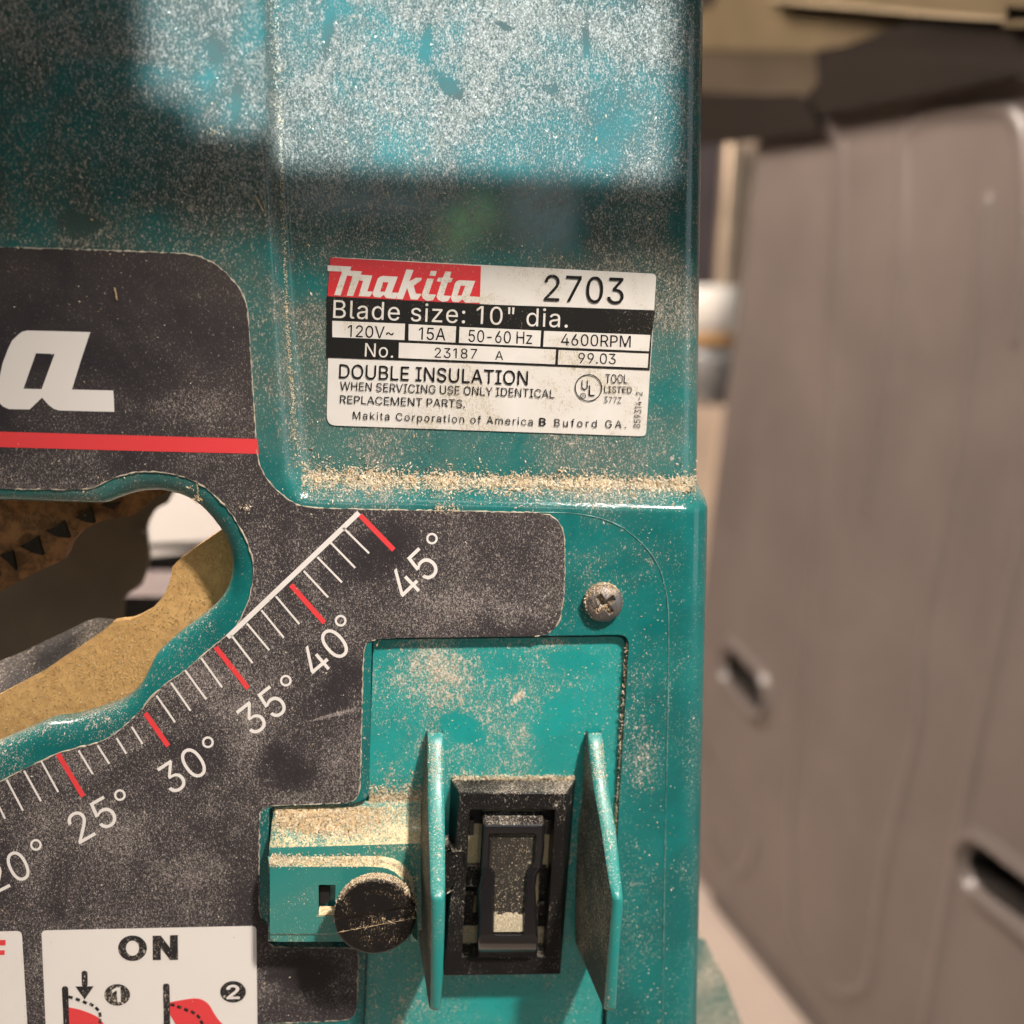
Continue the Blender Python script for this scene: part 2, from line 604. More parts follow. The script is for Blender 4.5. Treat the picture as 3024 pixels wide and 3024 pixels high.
M["label_white"] = dusty("nameplate_silver", (0.68, 0.63, 0.58), rough=0.35, dust=0.28, patch=0.95, film=0.36, seed=9.5, patch_scale=80,
                         dust_lo=(0.42, 0.36, 0.27), dust_hi=(0.62, 0.55, 0.44), coat=0.3)
M["label_red"] = dusty("nameplate_red", (0.58, 0.012, 0.018), rough=0.35, dust=0.30, patch=0.3, film=0.10, seed=9.9, dust_lo=(0.22, 0.08, 0.05),
                       dust_hi=(0.5, 0.3, 0.22), coat=0.3)
M["label_black"] = dusty("nameplate_black", (0.012, 0.011, 0.010), rough=0.35, dust=0.30, patch=0.4, film=0.05, seed=10.3, dust_lo=(0.15, 0.12, 0.08),
                         dust_hi=(0.5, 0.42, 0.32), coat=0.15, spec=0.15)
M["ink"] = dusty("black_ink", (0.010, 0.009, 0.009), rough=0.5, dust=0.24, patch=0.3, film=0.03, seed=10.9, spec=0.1)
M["ink_dusty"] = dusty("black_panel_ink", (0.020, 0.018, 0.020), rough=0.5, dust=0.40, patch=0.3, film=0.03, seed=11.4, spec=0.15)
M["black"] = dusty("black_switch_plastic", (0.009, 0.008, 0.008), rough=0.38, dust=0.27, patch=0.45, up=0.25, film=0.03, seed=12.1, spec=0.2,
                   dust_lo=(0.16, 0.13, 0.11), dust_hi=(0.58, 0.50, 0.40))
M["knob"] = dusty("black_knob_plastic", (0.008, 0.007, 0.007), rough=0.30, dust=0.32, patch=0.7, up=0.6, film=0.02, spec=0.3, seed=13.8, patch_scale=120,
                  dust_lo=(0.14, 0.09, 0.05), dust_hi=(0.55, 0.42, 0.27))
M["paddle"] = dusty("black_glossy_paddle", (0.010, 0.009, 0.010), rough=0.09, dust=0.06, patch=0.3, up=0.2, film=0.02, seed=14.2, coat=0.3)
M["paddle_in"] = dusty("black_paddle_recess", (0.020, 0.018, 0.016), rough=0.35, dust=0.22, patch=0.5, up=0.3, film=0.12, seed=15.0,
                       dust_lo=(0.30, 0.24, 0.16), dust_hi=(0.62, 0.52, 0.36), patch_scale=110)
M["caked"] = dusty("caked_sawdust", (0.74, 0.57, 0.34), rough=0.9, dust=0.5, patch=0.3, film=0.3, seed=16.0, dust_lo=(0.50, 0.36, 0.18), dust_hi=(0.80, 0.64, 0.40), bump=0.5)
M["wedge"] = dusty("packed_switch_dust", (0.40, 0.34, 0.24), rough=0.9, dust=0.4, patch=0.4, film=0.3, seed=16.6, dust_lo=(0.26, 0.20, 0.12), dust_hi=(0.60, 0.50, 0.36), bump=0.5)
M["grain_d"] = plain("sawdust_orange", (0.68, 0.43, 0.18), 0.9, scale=1500, var=0.3)
M["dustline"] = plain("sawdust_seam", (0.60, 0.52, 0.40), 0.9, scale=900, var=0.25)
M["flash"] = plain("moulding_line", (0.16, 0.36, 0.32), 0.5, scale=700, var=0.35)
M["grain_a"] = plain("sawdust_pale", (0.86, 0.745, 0.565), 0.9, scale=1500, var=0.2)
M["grain_b"] = plain("sawdust_tan", (0.70, 0.515, 0.29), 0.9, scale=1500, var=0.2)
M["grain_c"] = plain("sawdust_brown", (0.28, 0.18, 0.09), 0.9, scale=1500, var=0.2)
M["screw"] = dusty("grimy_screw_steel", (0.22, 0.20, 0.20), rough=0.36, dust=0.40, patch=0.7, up=0.5, film=0.15, metallic=0.75, seed=17.5, patch_scale=260,
                   dust_lo=(0.16, 0.10, 0.05), dust_hi=(0.62, 0.50, 0.36), grain=0.00022)
M["dark"] = plain("dark_cavity_plastic", (0.012, 0.010, 0.009), 0.6)
M["rust"] = dusty("rusty_rack_steel", (0.34, 0.155, 0.060), rough=0.6, dust=0.30, patch=0.7, film=0.2, seed=18.3, dust_lo=(0.26, 0.13, 0.055),
                  dust_hi=(0.34, 0.19, 0.09), base2=(0.13, 0.060, 0.025), spec=0.2, mscale=420)
M["blade"] = dusty("dark_gummed_steel", (0.016, 0.010, 0.005), rough=0.55, dust=0.30, patch=0.5, film=0.15, seed=19.1, dust_lo=(0.06, 0.035, 0.015),
                   dust_hi=(0.20, 0.11, 0.05), spec=0.3)
M["trunnion"] = dusty("sawdust_caked_bracket", (0.66, 0.40, 0.15), rough=0.85, dust=0.45, patch=0.5, film=0.4, seed=20.6, dust_lo=(0.40, 0.22, 0.07),
                      dust_hi=(0.70, 0.44, 0.18), base2=(0.52, 0.30, 0.11), mscale=520, grain=0.0003, bump=0.5)
M["steel"] = dusty("grey_bracket_edge", (0.020, 0.020, 0.025), spec=0.2, rough=0.6, dust=0.05, patch=0.5, film=0.15, seed=21.0)
M["inner"] = plain("brown_inner_casting", (0.21, 0.15, 0.105), 0.8, scale=40, spec=0.2)
M["paper"] = plain("white_chute", (0.42, 0.375, 0.335), 0.6, var=0.03)
M["cloth"] = plain("grey_lining", (0.25, 0.20, 0.19), 0.7)
M["leaf"] = plain("brown_plastic_sheet", (0.164, 0.134, 0.119), 0.32, scale=16, var=0.09, bump=0.03)
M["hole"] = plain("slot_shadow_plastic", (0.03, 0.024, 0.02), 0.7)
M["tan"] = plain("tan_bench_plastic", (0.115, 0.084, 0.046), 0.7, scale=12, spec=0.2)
M["tan_lit"] = plain("lit_bench_edge", (0.30, 0.235, 0.15), 0.6, scale=12, spec=0.2)  # paler tan paints in the light caught by the rail's edge
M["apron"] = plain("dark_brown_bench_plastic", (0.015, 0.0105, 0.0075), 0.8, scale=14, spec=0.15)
M["apron_lit"] = plain("lit_bench_plastic", (0.070, 0.052, 0.034), 0.8, scale=14, spec=0.15)  # lit copy of the apron brown, the side rail's light in its colour
M["floor"] = plain("concrete_floor", (0.62, 0.50, 0.42), 0.7, scale=7, var=0.05)
M["wall"] = plain("shed_wall", (0.22, 0.17, 0.14), 0.8, scale=5)
M["post"] = plain("brass_post", (0.55, 0.42, 0.30), 0.32, metallic=0.6)
M["postw"] = plain("pale_wood_trim", (0.72, 0.54, 0.40), 0.5)
M["darkboard"] = plain("dark_purple_board", (0.055, 0.042, 0.045), 0.6)
M["tub"] = plain("white_tub_plastic", (0.92, 0.87, 0.80), 0.4, var=0.02)
M["orange"] = plain("orange_lid_plastic", (0.60, 0.33, 0.12), 0.5)
M["jar"] = plain("grey_jar", (0.32, 0.31, 0.30), 0.25, scale=60, var=0.3)
M["shade_slab"] = plain("shade_slab_metal", (0.06, 0.056, 0.05), 0.7)
M["flange"] = dusty("dusty_teal_flange", (0.02, 0.17, 0.16), rough=0.5, dust=0.55, patch=0.5, film=0.5, seed=23.0)

# ------------------------------------------------------------------ setting: floor, wall
# the brown sheet is a vertical sheet running away from the viewer; its lower edge stands on the floor
_h = np.array(ray(800, 1056))
_h[2] = 0
_h /= np.linalg.norm(_h)
LEAF_N = np.array([-_h[1], _h[0], 0.0])            # turned towards the viewer below
LEAF_P = EYE + ray(2600, 1500) / np.linalg.norm(ray(2600, 1500)) * 0.43
if np.dot(EYE - LEAF_P, LEAF_N) < 0:
    LEAF_N = -LEAF_N


def leaf_pt(px, py, d=0.0):
    return on_plane(px, py, LEAF_P + LEAF_N * d * U, LEAF_N)


_bot = leaf_pt(2240, 2830)
FLOOR_Z = _bot.z - 0.003
mb = MB()
mb.grid([[(x, y, FLOOR_Z) for x in np.linspace(-1.2, 1.8, 7)] for y in np.linspace(-1.2, 2.2, 7)])
fl = mb.build("floor", M["floor"])
fl["kind"] = "structure"
mb = MB()
mb.grid([[(x, 1.6, z) for x in np.linspace(-1.5, 2.2, 7)] for z in np.linspace(FLOOR_Z, 1.5, 7)], flip=True)
wl = mb.build("wall", M["wall"])
wl["kind"] = "structure"

# ------------------------------------------------------------------ the saw: housing as one shell
SAW = empty("table_saw", (0.03, 0.02, P(1200, 3100).z), "teal table saw housing covered in sawdust with black angle scale and toggle switch", "table saw")


def xz(pts, d=0.0):
    r = [P(x, y, d) for x, y in pts]
    return [(q.x, q.z) for q in r]


# step of the recess that carries the nameplate
RIM = [(758, -260), (765, 0), (777, 400), (795, 800), (808, 1100), (818, 1280), (826, 1390), (850, 1450), (888, 1483), (935, 1492), (1400, 1500), (2130, 1520)]
rim_line = xz(smooth_path(RIM, 5))
rec_poly = rim_line + [(rim_line[-1][0] + 0.1, rim_line[-1][1]), (rim_line[-1][0] + 0.1, 0.3), (rim_line[0][0], 0.3)]
_zt, _zb = P(1000, 0).z, P(1000, 1400).z
_zw = [P(800, y).z for y in (1400, 1000, 400, 0)]


def rec_depth(z):
    return (6.5 + (5.0 - 6.5) * (z - _zt) / (_zb - _zt)) * U


_a = np.array([0, rec_depth(_zt), _zt])
_b = np.array([0, rec_depth(_zb), _zb])
FLOOR_N = np.array([0, -(_b - _a)[2], (_b - _a)[1]])
FLOOR_N /= np.linalg.norm(FLOOR_N)
if FLOOR_N[1] > 0:
    FLOOR_N = -FLOOR_N


def rec_pt(px, py, d=0.0):
    """point on the floor of the recess"""
    return on_plane(px, py, _a + FLOOR_N * d * U, FLOOR_N)


def S(t):
    t = np.clip(t, 0, 1)
    return t * t * (3 - 2 * t)


def recess_y(X, Z):
    d = seg_dist(X, Z, rim_line, closed=False)
    ins = inside(X, Z, rec_poly)
    t = np.where(ins, d, -d) / (np.interp(Z, _zw, [7.3, 5.6, 3.4, 2.6]) * U)
    s = S(t)
    return rec_depth(Z) * s, s


# slot
SLOT_IN = C4((0, 795), (200, 800), (380, 806), (440, 803), (500, 780), (570, 760), (630, 754), (680, 757), (760, 780), (830, 825), (905, 915), (938, 990), (949, 1060),
             (937, 1130), (905, 1190), (850, 1248), (740, 1330), (645, 1415), (615, 1470), (570, 1550), (500, 1612), (400, 1652), (300, 1682), (210, 1694), (110, 1735), (0, 1783))
SLOT_IN = [(-215, 1476)] + SLOT_IN + [(-215, 2290)]
SLOT_OUT = C4((0, 750), (200, 752), (310, 752), (380, 745), (450, 712), (540, 684), (650, 682), (760, 705), (850, 755), (930, 835), (985, 920), (1020, 1000), (1032, 1080),
              (1025, 1160), (1000, 1240), (950, 1325), (870, 1392), (760, 1485), (660, 1557), (600, 1620), (580, 1645), (500, 1722), (430, 1772), (330, 1802), (240, 1828), (100, 1892), (0, 1942))
SLOT_OUT = [(-225, 1440)] + SLOT_OUT + [(-225, 2420)]
slot_in = xz(smooth_path(SLOT_IN, 4, False), -4.2)
slot_out = xz(smooth_path(SLOT_OUT, 4, False), 0)
# pocket for the switch plate
POCKET = rounded([(1098, 1884), (1859, 1874), (1836, 2254), (1775, 3300), (1050, 3300), (1073, 3000), (1080, 2797), (794, 2797), (794, 2384), (1055, 2372), (1090, 2350)],
                 [6, 34, 0, 0, 0, 0, 6, 16, 14, 30, 10])
pocket = xz(POCKET, 0)

R_EDGE = 8.5 * U
XL = P(-260, 1500).x
ZB, ZT = P(1500, 3330).z, P(1500, -330).z
NU, NV = 470, 720
zs = np.linspace(ZB, ZT, NV)


def lerp_px(p, q, d):
    a, b = P(*p, d), P(*q, d)
    return lambda z: a.x + (b.x - a.x) * (z - a.z) / (b.z - a.z)


edge_low = lerp_px((2094, 1480), (2061, 2985), -6.0)
edge_up = lerp_px((2087, 0), (2061, 1400), -11.0)
_zz = zs
_s_edge = S((zs - P(2080, 1490, -5).z) / (P(2080, 1418, -5).z - P(2080, 1490, -5).z))
XE = edge_low(zs) * (1 - _s_edge) + edge_up(zs) * _s_edge
us = np.linspace(0, 1, NU)
Xg = XL + (XE[:, None] - R_EDGE - XL) * us[None, :]
Zg = np.repeat(zs[:, None], NU, 1)
Yg, _ = recess_y(Xg, Zg)
# soft rim that curls into the slot
ins_out = inside(Xg, Zg, slot_out)
d_in = seg_dist(Xg, Zg, slot_in)
in_hole = inside(Xg, Zg, slot_in)
d_out = seg_dist(Xg, Zg, slot_out)
t = np.where(ins_out, d_out / (d_out + d_in + 1e-9), 0)
t = np.where(in_hole, 1, t)
Yg = Yg + 4.2 * U * (1 - np.sqrt(np.clip(1 - t ** 2, 0, 1)))
in_pocket = inside(Xg, Zg, pocket)
hole = in_hole | in_pocket
# keep faces with any vertex outside the holes; pull their inner vertices onto the hole's outline
keepv = ~hole
fk = keepv[:-1, :-1] | keepv[1:, :-1] | keepv[:-1, 1:] | keepv[1:, 1:]
used = np.zeros(hole.shape, bool)
used[:-1, :-1] |= fk
used[1:, :-1] |= fk
used[:-1, 1:] |= fk
used[1:, 1:] |= fk
for msk, line in ((used & in_hole, slot_in), (used & in_pocket, pocket)):
    ii = np.where(msk)
    if len(ii[0]):
        _, bx, bz = seg_dist(Xg[ii], Zg[ii], line, True, True)
        Xg[ii], Zg[ii] = bx, bz
        if line is slot_in:
            Yg[ii] = 4.2 * U
# rounded right edge and the side running back
th = np.linspace(0, math.pi / 2, 15)[1:]
bk = np.array([4, 12, 30, 70, 130.0]) * U
xe = XE[:, None] - R_EDGE
Xr = np.concatenate([xe + R_EDGE * np.sin(th)[None, :], np.repeat(XE[:, None], len(bk), 1)], 1)
Yr = np.concatenate([Yg[:, -1:] + R_EDGE * (1 - np.cos(th))[None, :], Yg[:, -1:] + R_EDGE + bk[None, :]], 1)
Xg = np.concatenate([Xg, Xr], 1)
Yg = np.concatenate([Yg, Yr], 1)
Zg = np.concatenate([Zg, np.repeat(zs[:, None], Xr.shape[1], 1)], 1)
NC = Xg.shape[1]
fk = np.concatenate([fk, np.ones((NV - 1, NC - NU), bool)], 1)
jj, ii = np.where(fk)
idx = jj * NC + ii
faces = np.stack([idx, idx + 1, idx + NC + 1, idx + NC], 1)
verts = np.stack([Xg, Yg, Zg], 2).reshape(-1, 3)
usedv = np.zeros(len(verts), bool)
usedv[faces.ravel()] = True
remap = np.cumsum(usedv) - 1
mb = MB()
mb.add(verts[usedv].tolist(), remap[faces].tolist(), 0, True)
# walls of the slot and of the pocket
mb.grid([[(x, 4.2 * U, z) for x, z in slot_in], [(x, 7.5 * U, z) for x, z in slot_in]], 0, True, closed=True)
mb.grid([[(x, 0, z) for x, z in pocket], [(x, 3.2 * U, z) for x, z in pocket]], 0, True, closed=True)
mb.grid([[(x, 3.2 * U, z) for x, z in xz([(760, 1840), (1900, 1840)])], [(x, 3.2 * U, z) for x, z in xz([(760, 3320), (1900, 3320)])]], 0, False)
# fine raised moulding line that turns down the right side
line = [P(x, y, 0.05) for x, y in smooth_path([(1560, 1513), (1700, 1517), (1800, 1540), (1868, 1580), (1925, 1640), (1958, 1710), (1973, 1800), (1974, 1950), (1971, 2150), (1966, 2400),
                                               (1962, 2602), (1957, 3009), (1953, 3250)], 8)]
mb.tube(line, lambda q: (0.14 + 0.07 * math.sin(q * 61) * math.sin(q * 23)) * U, 5, 1)
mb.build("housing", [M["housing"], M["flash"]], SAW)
# unseen slab added where the table top would overhang, to shade the upper housing
mb = MB()
zt_ = 0.076
mb.add([(-0.20, -0.047, zt_), (0.11, -0.047, zt_), (0.11, 0.0, zt_), (-0.20, 0.03, zt_), (-0.20, -0.047, zt_ + 0.02), (0.11, -0.047, zt_ + 0.02), (0.11, 0.0, zt_ + 0.02), (-0.20, 0.03, zt_ + 0.02)],
       [(3, 2, 1, 0), (4, 5, 6, 7), (0, 1, 5, 4), (1, 2, 6, 5), (2, 3, 7, 6), (3, 0, 4, 7)])
mb.build("shade_slab", M["shade_slab"], SAW, bevel=2)


def surf_y(x, z):
    """depth of the housing's front at plate coordinates"""
    a, _ = recess_y(np.array([x]), np.array([z]))
    return float(a[0])


